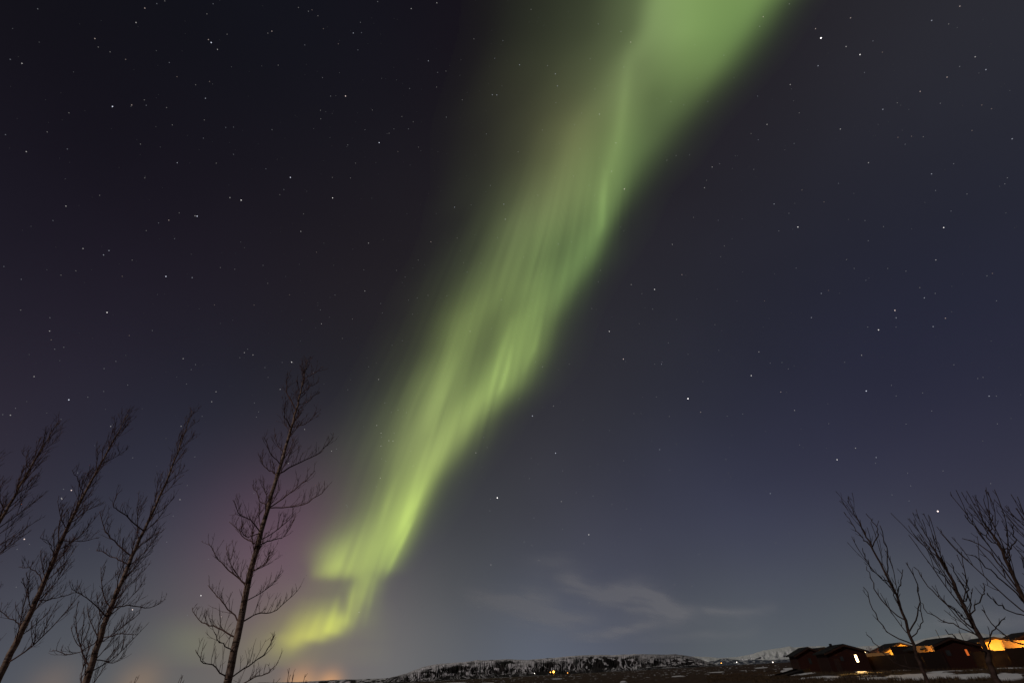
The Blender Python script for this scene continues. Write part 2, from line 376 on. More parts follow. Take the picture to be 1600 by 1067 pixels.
far_range('mountain', [(1060, 1034), (1081, 1025), (1096, 1025.4), (1111, 1026), (1125, 1027.4), (1148, 1026), (1162, 1024), (1176, 1021), (1184, 1018), (1192, 1016), (1204, 1013.6), (1215, 1012.4), (1226, 1010.8), (1234, 1009), (1240, 1011.3), (1251, 1010), (1272, 1009), (1280, 1008.6), (1300, 1010), (1330, 1011), (1347, 1009), (1375, 1007.5), (1420, 1003), (1450, 996), (1472, 992), (1486, 989.6), (1500, 989), (1529, 987), (1545, 991), (1565, 990), (1590, 991), (1620, 988), (1700, 984), (1800, 985)], 26000, 5000, 71,
          lambda C, T: sstep(-.30, .02, fbm(C * 110, T * 6, 4, 72) - .5 + .6 * (T - .30)), M_mount, .0004, 900)
far_range('foothill', [(1105, 1036), (1118, 1032), (1127, 1028.6), (1134, 1027.8), (1146, 1029.6), (1160, 1031), (1180, 1030.2), (1205, 1030.5), (1235, 1029), (1260, 1028), (1300, 1029), (1340, 1029)], 15000, 1500, 81,
          lambda C, T: .6 * sstep(.02, .12, fbm(C * 200, T * 5, 4, 82) - .52), M_mount, .0003, 400)

# ------------------------------------------------------------------ aurora: a glowing sheet of air 90 km away
# survey of the band: for each height on the photograph (position, green level) across it
ROWS = {
 0: [(767, 36), (857, 48), (923, 62), (988, 95), (1014, 130), (1036, 147), (1069, 149), (1134, 140), (1183, 138), (1209, 105), (1232, 65), (1264, 43)],
 50: [(760, 35), (857, 52), (923, 68), (971, 92), (994, 105), (1020, 139), (1069, 149), (1134, 135), (1160, 125), (1183, 85), (1215, 50), (1248, 40)],
 100: [(740, 34), (857, 60), (923, 82), (962, 108), (984, 127), (1001, 118), (1030, 125), (1069, 130), (1118, 125), (1137, 95), (1166, 58), (1199, 42)],
 150: [(720, 34), (825, 55), (890, 80), (939, 105), (975, 130), (994, 118), (1020, 102), (1053, 108), (1085, 95), (1111, 62), (1150, 42)],
 200: [(700, 34), (760, 41), (825, 62), (874, 90), (906, 112), (942, 112), (971, 133), (991, 118), (1014, 100), (1036, 92), (1069, 60), (1101, 43)],
 250: [(690, 34), (760, 45), (809, 62), (858, 92), (890, 118), (923, 122), (937, 115), (952, 138), (968, 130), (994, 105), (1017, 75), (1043, 50), (1069, 43)],
 300: [(680, 34), (760, 52), (809, 80), (841, 105), (874, 122), (916, 125), (932, 128), (944, 145), (955, 132), (975, 100), (991, 65), (1017, 44)],
 350: [(660, 34), (723, 42), (771, 72), (814, 112), (846, 125), (885, 118), (911, 110), (931, 130), (942, 144), (953, 95), (973, 47), (1000, 43)],
 400: [(640, 35), (674, 39), (739, 62), (771, 95), (807, 120), (840, 118), (869, 105), (892, 115), (911, 132), (927, 110), (944, 62), (973, 44)],
 450: [(600, 35), (641, 39), (706, 62), (742, 98), (781, 122), (807, 120), (830, 135), (846, 122), (872, 130), (888, 120), (905, 72), (934, 46)],
 500: [(580, 37), (625, 41), (674, 62), (700, 92), (723, 122), (742, 125), (768, 102), (788, 113), (814, 146), (836, 128), (846, 130), (862, 105), (879, 65), (911, 47)],
 550: [(560, 39), (592, 44), (651, 62), (684, 92), (706, 131), (729, 122), (755, 98), (771, 113), (794, 157), (820, 140), (836, 125), (853, 85), (872, 56), (901, 48)],
 600: [(540, 44), (592, 52), (635, 78), (664, 115), (690, 143), (713, 130), (742, 123), (765, 157), (788, 161), (801, 135), (820, 95), (843, 60), (875, 50)],
 650: [(530, 52), (570, 61), (618, 90), (644, 122), (667, 145), (690, 138), (716, 166), (739, 158), (755, 120), (775, 75), (807, 54)],
 700: [(490, 58), (530, 63), (579, 80), (608, 105), (634, 135), (660, 145), (686, 169), (702, 160), (715, 125), (738, 78), (764, 60)],
 750: [(475, 65), (514, 68), (563, 82), (595, 105), (621, 140), (641, 155), (657, 180), (670, 160), (683, 110), (702, 74), (725, 64)],
 800: [(460, 70), (498, 73), (546, 90), (576, 118), (595, 143), (615, 165), (634, 200), (647, 172), (657, 120), (673, 82), (693, 70)],
 830: [(450, 73), (481, 77), (530, 105), (563, 140), (589, 160), (608, 175), (624, 200), (634, 165), (647, 105), (667, 76)],
 860: [(440, 78), (472, 83), (504, 120), (524, 158), (546, 163), (579, 170), (602, 180), (618, 175), (628, 130), (641, 90), (660, 76)],
 885: [(445, 82), (478, 87), (498, 130), (514, 172), (540, 175), (569, 165), (592, 165), (608, 150), (618, 110), (634, 86), (660, 80)],
 897: [(455, 86), (482, 92), (498, 140), (517, 160), (540, 158), (569, 158), (589, 150), (602, 110), (621, 86), (650, 82)],
 907: [(470, 92), (488, 99), (507, 104), (530, 108), (550, 116), (566, 158), (579, 157), (589, 122), (602, 94), (630, 84)],
 930: [(430, 92), (470, 99), (498, 105), (524, 112), (538, 108), (550, 148), (563, 160), (574, 143), (585, 108), (602, 92), (640, 86)],
 950: [(400, 92), (459, 108), (481, 125), (514, 140), (527, 146), (538, 126), (546, 150), (554, 158), (566, 130), (582, 106), (602, 97), (640, 90)],
 970: [(390, 96), (430, 108), (449, 120), (472, 150), (498, 168), (517, 189), (530, 191), (543, 165), (556, 125), (572, 112), (595, 102), (640, 94)],
 985: [(380, 99), (425, 113), (446, 130), (465, 165), (498, 185), (517, 198), (527, 185), (537, 132), (553, 113), (579, 105), (640, 97)],
 995: [(380, 100), (420, 118), (446, 150), (465, 178), (488, 186), (501, 180), (514, 140), (530, 115), (555, 107), (640, 99)],
 1005: [(370, 101), (415, 117), (437, 132), (452, 165), (466, 165), (478, 135), (489, 116), (510, 109), (560, 104), (640, 100)],
 1015: [(370, 102), (410, 115), (443, 134), (457, 138), (469, 121), (486, 112), (520, 107), (640, 100)],
 1030: [(360, 102), (410, 110), (440, 117), (470, 110), (520, 106), (640, 101)], 1052: [(300, 60), (640, 60)]}
ANCH = np.array([  # y, left border, main ray, right border
    (-260, 1060, 1180, 1520), (-120, 1040, 1100, 1345), (0, 1000, 1030, 1212), (50, 985, 1012, 1185), (100, 950, 984, 1140), (150, 915, 975, 1100), (200, 870, 971, 1060), (250, 850, 952, 1010), (300, 830, 944, 980), (350, 790, 941, 955), (400, 765, 911, 940),
    (450, 735, 868, 902), (500, 697, 816, 872), (550, 684, 794, 855), (600, 655, 775, 825), (650, 635, 728, 765), (700, 612, 690, 722), (750, 600, 657, 687), (800, 580, 634, 660), (830, 540, 624, 647), (860, 504, 606, 632), (885, 498, 592, 618), (1100, 498, 592, 618)], float)
def poly_stroke(X, Y, pts, wl, wr):
    """brightness of a bright ray that follows a polyline; pts (x, y, strength); softer on one side than the other"""
    pts = np.array(pts, float); best = np.full(X.shape, 1e9); side = np.zeros(X.shape); amp = np.zeros(X.shape)
    for i in range(len(pts) - 1):
        ax, ay, aa = pts[i]; bx, by, ba = pts[i + 1]; dx, dy = bx - ax, by - ay; L2 = dx * dx + dy * dy
        t = np.clip(((X - ax) * dx + (Y - ay) * dy) / L2, 0, 1)
        ex = X - (ax + t * dx); ey = Y - (ay + t * dy); d = np.hypot(ex, ey); m = d < best
        best = np.where(m, d, best); side = np.where(m, ex * dy - ey * dx, side); amp = np.where(m, aa + t * (ba - aa), amp)
    wdt = np.where(side * np.sign(pts[-1, 1] - pts[0, 1]) < 0, wl, wr)
    return amp * np.exp(-(best / wdt) ** 2)
def sky_at(X, Y):
    d = pdir(X, Y); z = np.clip(d[..., 2], 0, 1)
    c = ZEN + (HOR - ZEN) * np.exp(-z * 4.0)[..., None]
    for i in range(len(LOBES)): c = c + np.exp(lk[i] * (d @ ld[i] - 1))[..., None] * lc[i]
    return np.maximum(c, .003)
def band_u(X, Y):
    """position across the band: 0 left border, 1 main ray, 2 right border, pixels beyond"""
    l_, m_, r_ = (np.interp(Y, ANCH[:, 0], ANCH[:, k]) for k in (1, 2, 3))
    return np.where(X < l_, (X - l_) / 100.0, np.where(X < m_, (X - l_) / (m_ - l_), np.where(X < r_, 1 + (X - m_) / (r_ - m_), 2 + (X - r_) / 100.0)))
STEP = 3.0
ux = np.arange(180, 1640, STEP); uy = np.arange(-250, 1052, STEP)
UX, UY = np.meshgrid(ux, uy)
UU = band_u(UX, UY)
ry = sorted(ROWS); prof = []
for y in ry:
    q = np.array(ROWS[y], float); sk = sky_at(q[:, 0], np.full(len(q), float(y)))[:, 1]
    ex = np.maximum(srgb(q[:, 1], q[:, 1], q[:, 1])[1] - sk, 0); uq = band_u(q[:, 0], np.full(len(q), float(y)))
    ex[0] *= .5
    uq = np.concatenate([[uq[0] - .8], uq, [uq[-1] + .45]]); ex = np.concatenate([[0], ex, [0]])
    prof.append((uq, ex))
AI = np.zeros_like(UX); rya = np.array(ry, float)
for j, y in enumerate(uy):
    yy = min(max(y, ry[0]), ry[-1]); i = min(int(np.searchsorted(rya, yy, 'right')) - 1, len(ry) - 2); t_ = (yy - ry[i]) / (ry[i + 1] - ry[i])
    AI[j] = (1 - t_) * np.interp(UU[j], *prof[i]) + t_ * np.interp(UU[j], *prof[i + 1])
def blur(a, sig_, ax):
    r = int(3 * sig_ + 1); k = np.exp(-.5 * (np.arange(-r, r + 1) / sig_) ** 2); k /= k.sum()
    p = np.pad(a, [(r, r) if i == ax else (0, 0) for i in (0, 1)], mode='edge')
    return sum(k[i] * np.take(p, np.arange(i, i + a.shape[ax]), axis=ax) for i in range(2 * r + 1))
soft = blur(blur(AI, 2.6, 1), 3.5, 0); crisp = blur(blur(AI, 1.8, 1), 1.3, 0)
wlow = sstep(860, 892, UY); AI = soft * (1 - wlow) + crisp * wlow
# fine rays, converging far above towards the magnetic zenith
th = np.arctan2(UX - 1010, UY + 330.0); th = th + .012 * (fbm(UX / 160, UY / 160, 2, 95) - .5)
rl_ = np.hypot(UX - 1010, UY + 330.0)
fr = .5 * fbm(th * 60, rl_ / 300, 3, 96) + .5 * fbm(th * 150, rl_ / 170, 2, 97)
AI = 1.12 * AI * (1 + .50 * sstep(150, 500, UY) * (fr - .5) * (.3 + 1.4 * fbm(UX / 70, UY / 100, 2, 98)))
pk = .32
for (amp, pts, a_, b_) in [
    (.07, [(947, 270, .3), (943, 310, 1), (941, 352, .8), (934, 375, .0)], 6, 4), (.03, [(983, 80, .2), (976, 150, 1), (966, 220, .9), (955, 265, .4)], 9, 8),
    (.08, [(800, 500, .2), (786, 545, 1), (774, 585, 1), (760, 625, .3)], 6, 5), (.10, [(800, 540, .2), (793, 575, 1), (784, 605, .9), (776, 620, .1)], 4, 3), (.07, [(845, 500, .2), (834, 545, 1), (820, 580, .2)], 5, 4),
    (.07, [(712, 555, .2), (690, 620, 1), (672, 670, .3)], 9, 7), (.13, [(668, 745, .2), (648, 790, 1), (634, 820, .9), (620, 850, .2)], 8, 6), (.14, [(640, 820, .2), (628, 846, 1), (614, 876, .8), (600, 905, .1)], 4, 3),
    (.10, [(652, 800, .1), (640, 822, 1), (626, 856, .3)], 3, 3), (.06, [(622, 740, .2), (604, 790, 1), (592, 830, .2)], 5, 4), (.08, [(556, 908, .3), (549, 935, 1), (543, 962, .9), (538, 985, .1)], 3.5, 3.5),
    (.05, [(585, 905, .4), (578, 940, .8), (570, 975, .2)], 4, 4), (.06, [(538, 850, .2), (528, 880, 1), (518, 900, .3)], 8, 7), (.07, [(530, 925, .1), (522, 955, 1), (512, 985, .6)], 6, 5), (.05, [(505, 945, .1), (494, 972, 1), (482, 998, .5)], 5, 4)]:
    AI = AI + amp * poly_stroke(UX, UY, pts, a_, b_)
# pale green patch low beyond the tall tree, seen through thin air
AI = AI + .045 * np.exp(-((UX - 302) / 56) ** 2 - ((UY - 1002) / 34) ** 2)
edge = sstep(-250, -150, UY) * sstep(1640, 1560, UX) * sstep(1050, 1036, UY)
G = np.maximum(AI * edge - .0016, 0)
# hue of the glow, read off the photograph at these places
AUR_PTS = [(900, 40, 54, 60, 50), (945, 60, 76, 83, 61), (850, 120, 52, 53, 46), (800, 200, 45, 45, 43), (960, 20, 80, 90, 66), (700, 400, 44, 45, 43), (1080, 17, 120, 146, 88), (1150, 60, 111, 140, 82), (1190, 30, 96, 120, 72), (975, 130, 112, 128, 82), (1040, 170, 93, 113, 72), (880, 220, 93, 94, 66), (955, 260, 106, 134, 80), (897, 290, 109, 122, 77), (943, 340, 112, 144, 84),
    (860, 400, 96, 121, 73), (800, 400, 106, 117, 77), (900, 420, 108, 134, 82), (730, 500, 118, 132, 80), (760, 520, 94, 105, 70), (815, 500, 122, 148, 86), (800, 440, 114, 130, 80), (785, 566, 134, 154, 90), (800, 545, 136, 160, 92), (700, 560, 128, 143, 90),
    (745, 590, 110, 128, 78), (650, 600, 106, 116, 77), (720, 650, 145, 163, 95), (700, 622, 128, 146, 90), (660, 680, 132, 143, 92), (690, 690, 150, 168, 98), (610, 680, 98, 104, 77), (645, 797, 176, 196, 110), (640, 810, 178, 202, 110), (660, 770, 165, 188, 104), (600, 800, 134, 143, 94), (560, 770, 98, 98, 79),
    (560, 857, 157, 169, 104), (530, 880, 158, 172, 102), (600, 850, 150, 168, 100), (620, 850, 150, 172, 98), (580, 930, 140, 153, 98), (560, 950, 138, 148, 98), (528, 980, 188, 196, 100), (480, 995, 172, 168, 96), (505, 985, 182, 184, 98), (620, 600, 84, 90, 70), (1000, 60, 100, 120, 76), (900, 100, 68, 71, 56), (850, 30, 46, 50, 45), (560, 700, 76, 78, 70), (540, 800, 88, 86, 80), (580, 880, 150, 163, 100), (850, 300, 85, 88, 66), (780, 330, 50, 52, 48), (1100, 150, 90, 108, 66)]
AP = np.array(AUR_PTS, float); tgt = np.maximum(srgb(AP[:, 2], AP[:, 3], AP[:, 4]).T - sky_at(AP[:, 0], AP[:, 1]), .004)
def smooth_field(vals, sg, prior, pw):
    num = np.full(UX.shape, prior * pw); den = np.full(UX.shape, pw)
    for (x, y), v_ in zip(AP[:, :2], vals):
        k_ = np.exp(-((UX - x) ** 2 + (UY - y) ** 2) / (2 * sg ** 2)); num += k_ * v_; den += k_
    return num / den
rg = smooth_field(np.clip(tgt[:, 0] / tgt[:, 1], .5, 1.05), 50, .80, .05)
bgc = smooth_field(np.clip(tgt[:, 2] / tgt[:, 1], .03, .42), 55, .27, .05)
AC = np.stack([G * rg, G, G * bgc], -1)
mk = (G[:-1, :-1] + G[1:, :-1] + G[:-1, 1:] + G[1:, 1:]) > .004
m_au, t = new_mat('aurora_glow'); n = t.nodes; l = t.links
o_ = n.new('ShaderNodeOutputMaterial'); ad = n.new('ShaderNodeAddShader'); tr = n.new('ShaderNodeBsdfTransparent'); em = n.new('ShaderNodeEmission')
an = n.new('ShaderNodeAttribute'); an.attribute_name = 'glow'
l.new(an.outputs['Color'], em.inputs[0]); l.new(tr.outputs[0], ad.inputs[0]); l.new(em.outputs[0], ad.inputs[1]); l.new(ad.outputs[0], o_.inputs[0])
m_au.cycles.emission_sampling = 'NONE'
AR = 90000.0
aP = pdir(UX, UY) * AR; aP[..., 2] += EYE
au = grid_obj('aurora', aP, m_au, mask=mk, attrs={'glow': AC})
tag(au, 'broad glowing green aurora band sweeping down the night sky to a folded yellowish end', 'aurora')

# ------------------------------------------------------------------ thin moonlit cloud bank 45 km away, one to five km up
CLOUD = [([(716, 919, .1), (745, 929, .5), (775, 937, .7), (811, 941, 1), (835, 950, 1), (852, 957, 1), (889, 964, .8), (936, 960, .15)], 7, 12),
         ([(800, 930, .2), (830, 938, .8), (860, 945, .6), (880, 950, .1)], 13, 13),
         ([(858, 897, .1), (885, 904, .6), (902, 909, .8), (925, 921, .7), (943, 928, .8), (965, 924, 1), (987, 921, 1), (1010, 929, 1), (1024, 935, 1), (1045, 948, .9), (1062, 953, .7), (1085, 955, .3)], 8, 11),
         ([(960, 940, .2), (985, 950, .6), (1015, 957, .7), (1060, 958, .4)], 6, 7),
         ([(879, 992, .2), (920, 991, .6), (953, 989, .8), (985, 982, .7), (1020, 975, .6), (1058, 972, .2)], 6, 6),
         ([(1090, 950, .2), (1112, 955, .6), (1155, 958, .5), (1206, 955, .2)], 5, 6), ([(820, 880, .1), (870, 878, .35), (905, 890, .1)], 12, 12),
         ([(1000, 1000, .15), (1100, 990, .3), (1180, 985, .15)], 6, 6), ([(1380, 990, .1), (1480, 975, .3), (1600, 968, .3), (1660, 966, .1)], 8, 10)]
cx_, cy_ = np.meshgrid(np.arange(690, 1680, 3.0), np.arange(860, 1006, 2.0))
ca_ = np.zeros_like(cx_)
for (pts, a_, b_) in CLOUD:
    jx = 16 * (fbm(cx_ / 40, cy_ / 22, 3, 111) - .5); jy = 15 * (fbm(cx_ / 48, cy_ / 24, 3, 112) - .5)
    ca_ = np.maximum(ca_, poly_stroke(cx_ + jx, cy_ + jy, pts, b_ * 1.4, a_ * 1.4)) + .30 * poly_stroke(cx_ + jx, cy_ + jy, pts, b_ * 3, a_ * 3)
ca_ = np.clip(ca_ * (.45 + 1.1 * fbm((cx_ + 2 * cy_) / 70, (cy_ - .22 * cx_) / 7, 4, 113)), 0, 1)
ca_ = np.maximum(ca_ - .02, 0) * .40
v = pdir(cx_, cy_); k = 45000.0 / np.hypot(v[..., 0], v[..., 1])
cP = v * k[..., None]; cP[..., 2] += EYE
m_cl, t = new_mat('thin_cloud'); n = t.nodes; l = t.links
o_ = n.new('ShaderNodeOutputMaterial'); mx = n.new('ShaderNodeMixShader'); tr = n.new('ShaderNodeBsdfTransparent'); ts = n.new('ShaderNodeBsdfDiffuse'); ts.inputs[0].default_value = (.90, .93, 1.0, 1)
an = n.new('ShaderNodeAttribute'); an.attribute_name = 'cover'
l.new(an.outputs['Fac'], mx.inputs[0]); l.new(tr.outputs[0], mx.inputs[1]); l.new(ts.outputs[0], mx.inputs[2]); l.new(mx.outputs[0], o_.inputs[0])
cmk = (ca_[:-1, :-1] + ca_[1:, :-1] + ca_[:-1, 1:] + ca_[1:, 1:]) > .004
cl = grid_obj('wispy_cloud', cP, m_cl, mask=cmk, attrs={'cover': ca_})
tag(cl, 'thin pale wisps of cloud low over the snowy hill', 'cloud')

# ------------------------------------------------------------------ stars
STAR_TILES = {   # tile corner on the photograph -> (u, v, size class, tint) at four times the scale
 (0, 0): [(905, 53, 2, 'r'), (850, 143, 2, 'w'), (593, 243, 2, 'r'), (137, 398, 2, 'w'), (64, 373, 1, 'b'), (614, 296, 1, 'w'), (688, 326, 1, 'w'), (785, 373, 1, 'r'), (1303, 250, 2, 'r'), (1320, 268, 3, 'b'), (1359, 311, 2, 'w'), (1419, 216, 1, 'w'), (1293, 89, 1, 'w'), (1332, 26, 1, 'b'), (1030, 8, 1, 'w'), (980, 25, 1, 'b'), (1058, 393, 1, 'b'), (1106, 481, 1, 'r'), (1223, 532, 1, 'w'), (1309, 511, 1, 'r'), (1284, 616, 2, 'b'), (703, 667, 3, 'b'), (823, 658, 2, 'r'), (914, 660, 1, 'b'), (902, 626, 1, 'w'), (1041, 674, 1, 'w'), (1277, 751, 1, 'w'), (1077, 782, 1, 'w'), (431, 707, 1, 'w'), (295, 826, 1, 'w'), (34, 843, 1, 'b'), (164, 949, 2, 'w'), (421, 933, 1, 'b'), (878, 902, 1, 'w'), (1108, 1018, 2, 'b'), (1271, 865, 1, 'b'), (1411, 798, 1, 'b'), (1459, 796, 1, 'b'), (1459, 966, 1, 'b'), (1352, 1021, 1, 'w')],
 (400, 0): [(99, 197, 2, 'r'), (74, 209, 1, 'w'), (350, 64, 1, 'r'), (265, 49, 1, 'w'), (387, 101, 1, 'w'), (421, 182, 1, 'r'), (608, 208, 2, 'b'), (659, 206, 1, 'b'), (514, 276, 1, 'r'), (305, 283, 1, 'b'), (139, 409, 1, 'w'), (560, 602, 3, 'r'), (970, 56, 2, 'w'), (1130, 20, 2, 'w'), (1077, 382, 2, 'b'), (1187, 446, 1, 'w'), (1129, 546, 1, 'w'), (1289, 625, 1, 'w'), (1362, 245, 1, 'w'), (1492, 367, 1, 'b'), (1543, 256, 1, 'b'), (1477, 594, 2, 'b'), (1505, 595, 2, 'b'), (912, 730, 1, 'w'), (983, 763, 1, 'w'), (727, 689, 1, 'w'), (770, 893, 3, 'b'), (887, 948, 1, 'r'), (1016, 921, 1, 'w'), (1440, 839, 1, 'b'), (405, 744, 1, 'w'), (403, 691, 1, 'w'), (637, 314, 1, 'b'), (62, 1056, 1, 'b'), (622, 1021, 1, 'w'), (832, 834, 1, 'w')],
 (800, 0): [(119, 61, 1, 'w'), (742, 265, 2, 'r'), (489, 370, 1, 'w'), (47, 407, 2, 'b'), (271, 463, 2, 'b'), (284, 538, 2, 'b'), (518, 558, 1, 'w'), (546, 715, 2, 'w'), (391, 782, 1, 'b'), (649, 895, 2, 'w'), (190, 814, 1, 'w'), (38, 950, 1, 'w'), (1570, 107, 2, 'r'), (1548, 167, 1, 'w'), (1535, 602, 1, 'b'), (1594, 779, 2, 'w'), (1494, 836, 1, 'w'), (1539, 875, 1, 'b'), (1251, 1045, 2, 'w'), (993, 637, 1, 'w'), (968, 1003, 1, 'w'), (1026, 974, 1, 'w')],
 (1200, 0): [(331, 240, 4, 'w'), (516, 114, 2, 'r'), (297, 181, 2, 'r'), (575, 343, 3, 'w'), (488, 293, 2, 'w'), (313, 413, 2, 'b'), (1199, 41, 2, 'r'), (1023, 130, 2, 'b'), (1129, 152, 1, 'w'), (139, 530, 2, 'w'), (715, 328, 1, 'r'), (1295, 357, 2, 'w'), (1362, 437, 2, 'b'), (1119, 484, 2, 'r'), (951, 573, 2, 'r'), (718, 685, 2, 'b'), (808, 644, 1, 'w'), (1336, 658, 1, 'r'), (1397, 681, 1, 'r'), (452, 808, 2, 'w'), (195, 707, 1, 'w'), (1526, 869, 2, 'b'), (812, 860, 1, 'r'), (897, 853, 1, 'r'), (971, 856, 1, 'w'), (857, 903, 1, 'b'), (628, 1018, 2, 'w'), (163, 898, 1, 'b'), (1275, 817, 1, 'r'), (656, 258, 1, 'b'), (603, 455, 1, 'b'), (133, 27, 1, 'w')],
 (0, 267): [(1507, 184, 3, 'w'), (1437, 168, 2, 'w'), (1219, 282, 2, 'w'), (1232, 284, 3, 'b'), (1120, 263, 1, 'w'), (1055, 309, 2, 'r'), (991, 326, 1, 'b'), (914, 374, 1, 'w'), (1091, 424, 1, 'b'), (1037, 660, 3, 'b'), (1201, 667, 2, 'b'), (1377, 605, 1, 'w'), (519, 486, 2, 'w'), (681, 499, 2, 'b'), (647, 526, 2, 'b'), (412, 221, 2, 'w'), (623, 154, 1, 'w'), (331, 311, 1, 'b'), (669, 885, 3, 'w'), (474, 625, 1, 'w'), (381, 652, 1, 'w'), (764, 659, 1, 'r'), (129, 870, 1, 'w'), (133, 678, 1, 'b'), (24, 598, 1, 'b'), (310, 1001, 2, 'w'), (320, 1056, 1, 'r'), (808, 1029, 1, 'r'), (1340, 838, 1, 'r'), (1588, 839, 1, 'r'), (905, 45, 1, 'w'), (826, 558, 1, 'w')],
 (400, 267): [(215, 42, 3, 'b'), (479, 170, 3, 'w'), (280, 379, 2, 'w'), (297, 269, 1, 'w'), (378, 509, 1, 'r'), (703, 452, 2, 'w'), (1093, 444, 2, 'r'), (1257, 421, 1, 'w'), (1241, 228, 2, 'b'), (1549, 209, 2, 'b'), (1558, 303, 2, 'w'), (1509, 418, 1, 'w'), (1014, 558, 1, 'w'), (878, 622, 1, 'w'), (680, 751, 2, 'w'), (409, 956, 2, 'w'), (209, 775, 1, 'r'), (1297, 574, 1, 'w'), (1320, 633, 1, 'b'), (1193, 781, 1, 'w'), (1533, 806, 2, 'w'), (1338, 1003, 2, 'w'), (540, 1047, 1, 'w'), (603, 926, 1, 'w'), (477, 42, 1, 'w'), (590, 46, 1, 'w'), (149, 150, 1, 'w'), (1075, 778, 1, 'w'), (73, 703, 1, 'w')],
 (800, 267): [(622, 4, 2, 'w'), (703, 114, 3, 'r'), (517, 153, 1, 'w'), (385, 34, 1, 'w'), (162, 153, 1, 'w'), (290, 457, 2, 'b'), (73, 540, 1, 'w'), (183, 646, 1, 'w'), (130, 807, 1, 'w'), (106, 909, 1, 'w'), (1203, 106, 2, 'w'), (1216, 60, 1, 'w'), (1134, 291, 1, 'w'), (1289, 310, 1, 'b'), (1002, 460, 2, 'w'), (1327, 470, 1, 'w'), (1062, 649, 2, 'r'), (745, 711, 2, 'w'), (891, 741, 3, 'w'), (812, 768, 1, 'w'), (608, 1003, 3, 'w'), (1578, 813, 1, 'r'), (415, 761, 1, 'w'), (553, 622, 1, 'w'), (698, 376, 1, 'w'), (460, 542, 1, 'w'), (795, 955, 1, 'w'), (1268, 961, 1, 'w')],
 (1200, 267): [(38, 208, 2, 'b'), (187, 352, 3, 'w'), (212, 120, 1, 'r'), (350, 195, 1, 'r'), (441, 79, 1, 'b'), (1098, 355, 3, 'w'), (1022, 20, 2, 'b'), (1144, 252, 1, 'b'), (1049, 557, 2, 'w'), (333, 766, 2, 'b'), (379, 747, 1, 'r'), (176, 608, 1, 'b'), (491, 555, 1, 'w'), (612, 684, 1, 'b'), (977, 794, 2, 'b'), (949, 730, 1, 'w'), (793, 872, 3, 'r'), (801, 918, 2, 'b'), (691, 994, 3, 'w'), (1109, 921, 2, 'r'), (1032, 973, 2, 'b'), (271, 917, 2, 'b'), (1403, 641, 1, 'r'), (1428, 812, 1, 'r'), (722, 349, 1, 'r'), (606, 311, 1, 'b'), (1480, 82, 1, 'r'), (1496, 44, 1, 'b'), (862, 627, 1, 'b'), (748, 610, 1, 'b')],
 (0, 534): [(430, 362, 3, 'b'), (213, 217, 2, 'w'), (65, 458, 2, 'w'), (97, 415, 1, 'w'), (446, 927, 3, 'r'), (387, 982, 2, 'w'), (692, 528, 2, 'w'), (1132, 527, 2, 'w'), (1350, 312, 2, 'w'), (1323, 374, 2, 'w'), (1166, 263, 1, 'w'), (1145, 105, 2, 'w'), (1527, 68, 2, 'w'), (1499, 99, 1, 'w'), (1581, 82, 2, 'w'), (1548, 46, 1, 'w'), (724, 122, 1, 'w'), (648, 310, 1, 'w'), (549, 346, 1, 'w'), (399, 34, 1, 'w'), (342, 46, 1, 'w'), (382, 484, 1, 'w'), (830, 724, 1, 'w'), (1218, 718, 1, 'w'), (1125, 985, 2, 'w'), (485, 818, 1, 'w'), (798, 270, 1, 'r'), (1263, 465, 1, 'w'), (1170, 897, 1, 'w'), (1590, 381, 1, 'w')],
 (400, 534): [(223, 127, 3, 'w'), (163, 129, 1, 'r'), (56, 161, 1, 'b'), (151, 297, 2, 'w'), (76, 222, 1, 'w'), (574, 299, 1, 'b'), (766, 235, 2, 'w'), (304, 547, 2, 'w'), (202, 759, 2, 'w'), (472, 682, 2, 'w'), (502, 669, 1, 'w'), (754, 522, 2, 'w'), (781, 570, 2, 'w'), (784, 595, 1, 'w'), (830, 617, 2, 'w'), (856, 620, 2, 'w'), (781, 651, 2, 'w'), (784, 730, 1, 'w'), (812, 745, 1, 'w'), (864, 570, 1, 'w'), (968, 682, 1, 'w'), (777, 851, 2, 'w'), (570, 1029, 1, 'w'), (1374, 693, 2, 'w'), (1508, 974, 4, 'w'), (1056, 1017, 1, 'w'), (1423, 597, 1, 'w'), (851, 22, 1, 'w'), (1306, 274, 1, 'w'), (16, 437, 1, 'w'), (805, 381, 1, 'w'), (845, 441, 1, 'w')],
 (800, 534): [(696, 108, 3, 'r'), (711, 124, 1, 'w'), (934, 140, 2, 'b'), (191, 157, 2, 'w'), (1293, 54, 1, 'w'), (1543, 63, 2, 'w'), (1495, 211, 3, 'w'), (1193, 248, 1, 'b'), (1100, 355, 4, 'w'), (1179, 439, 2, 'r'), (1345, 464, 1, 'w'), (128, 463, 3, 'b'), (259, 400, 2, 'w'), (44, 356, 1, 'w'), (272, 695, 3, 'b'), (923, 673, 2, 'b'), (985, 800, 1, 'w'), (763, 448, 1, 'w'), (608, 553, 1, 'r'), (308, 997, 2, 'w'), (624, 1015, 1, 'w'), (697, 742, 1, 'b'), (317, 806, 1, 'w'), (120, 725, 1, 'r'), (1027, 637, 1, 'w'), (357, 140, 1, 'w'), (1336, 734, 1, 'r'), (715, 1044, 1, 'b')],
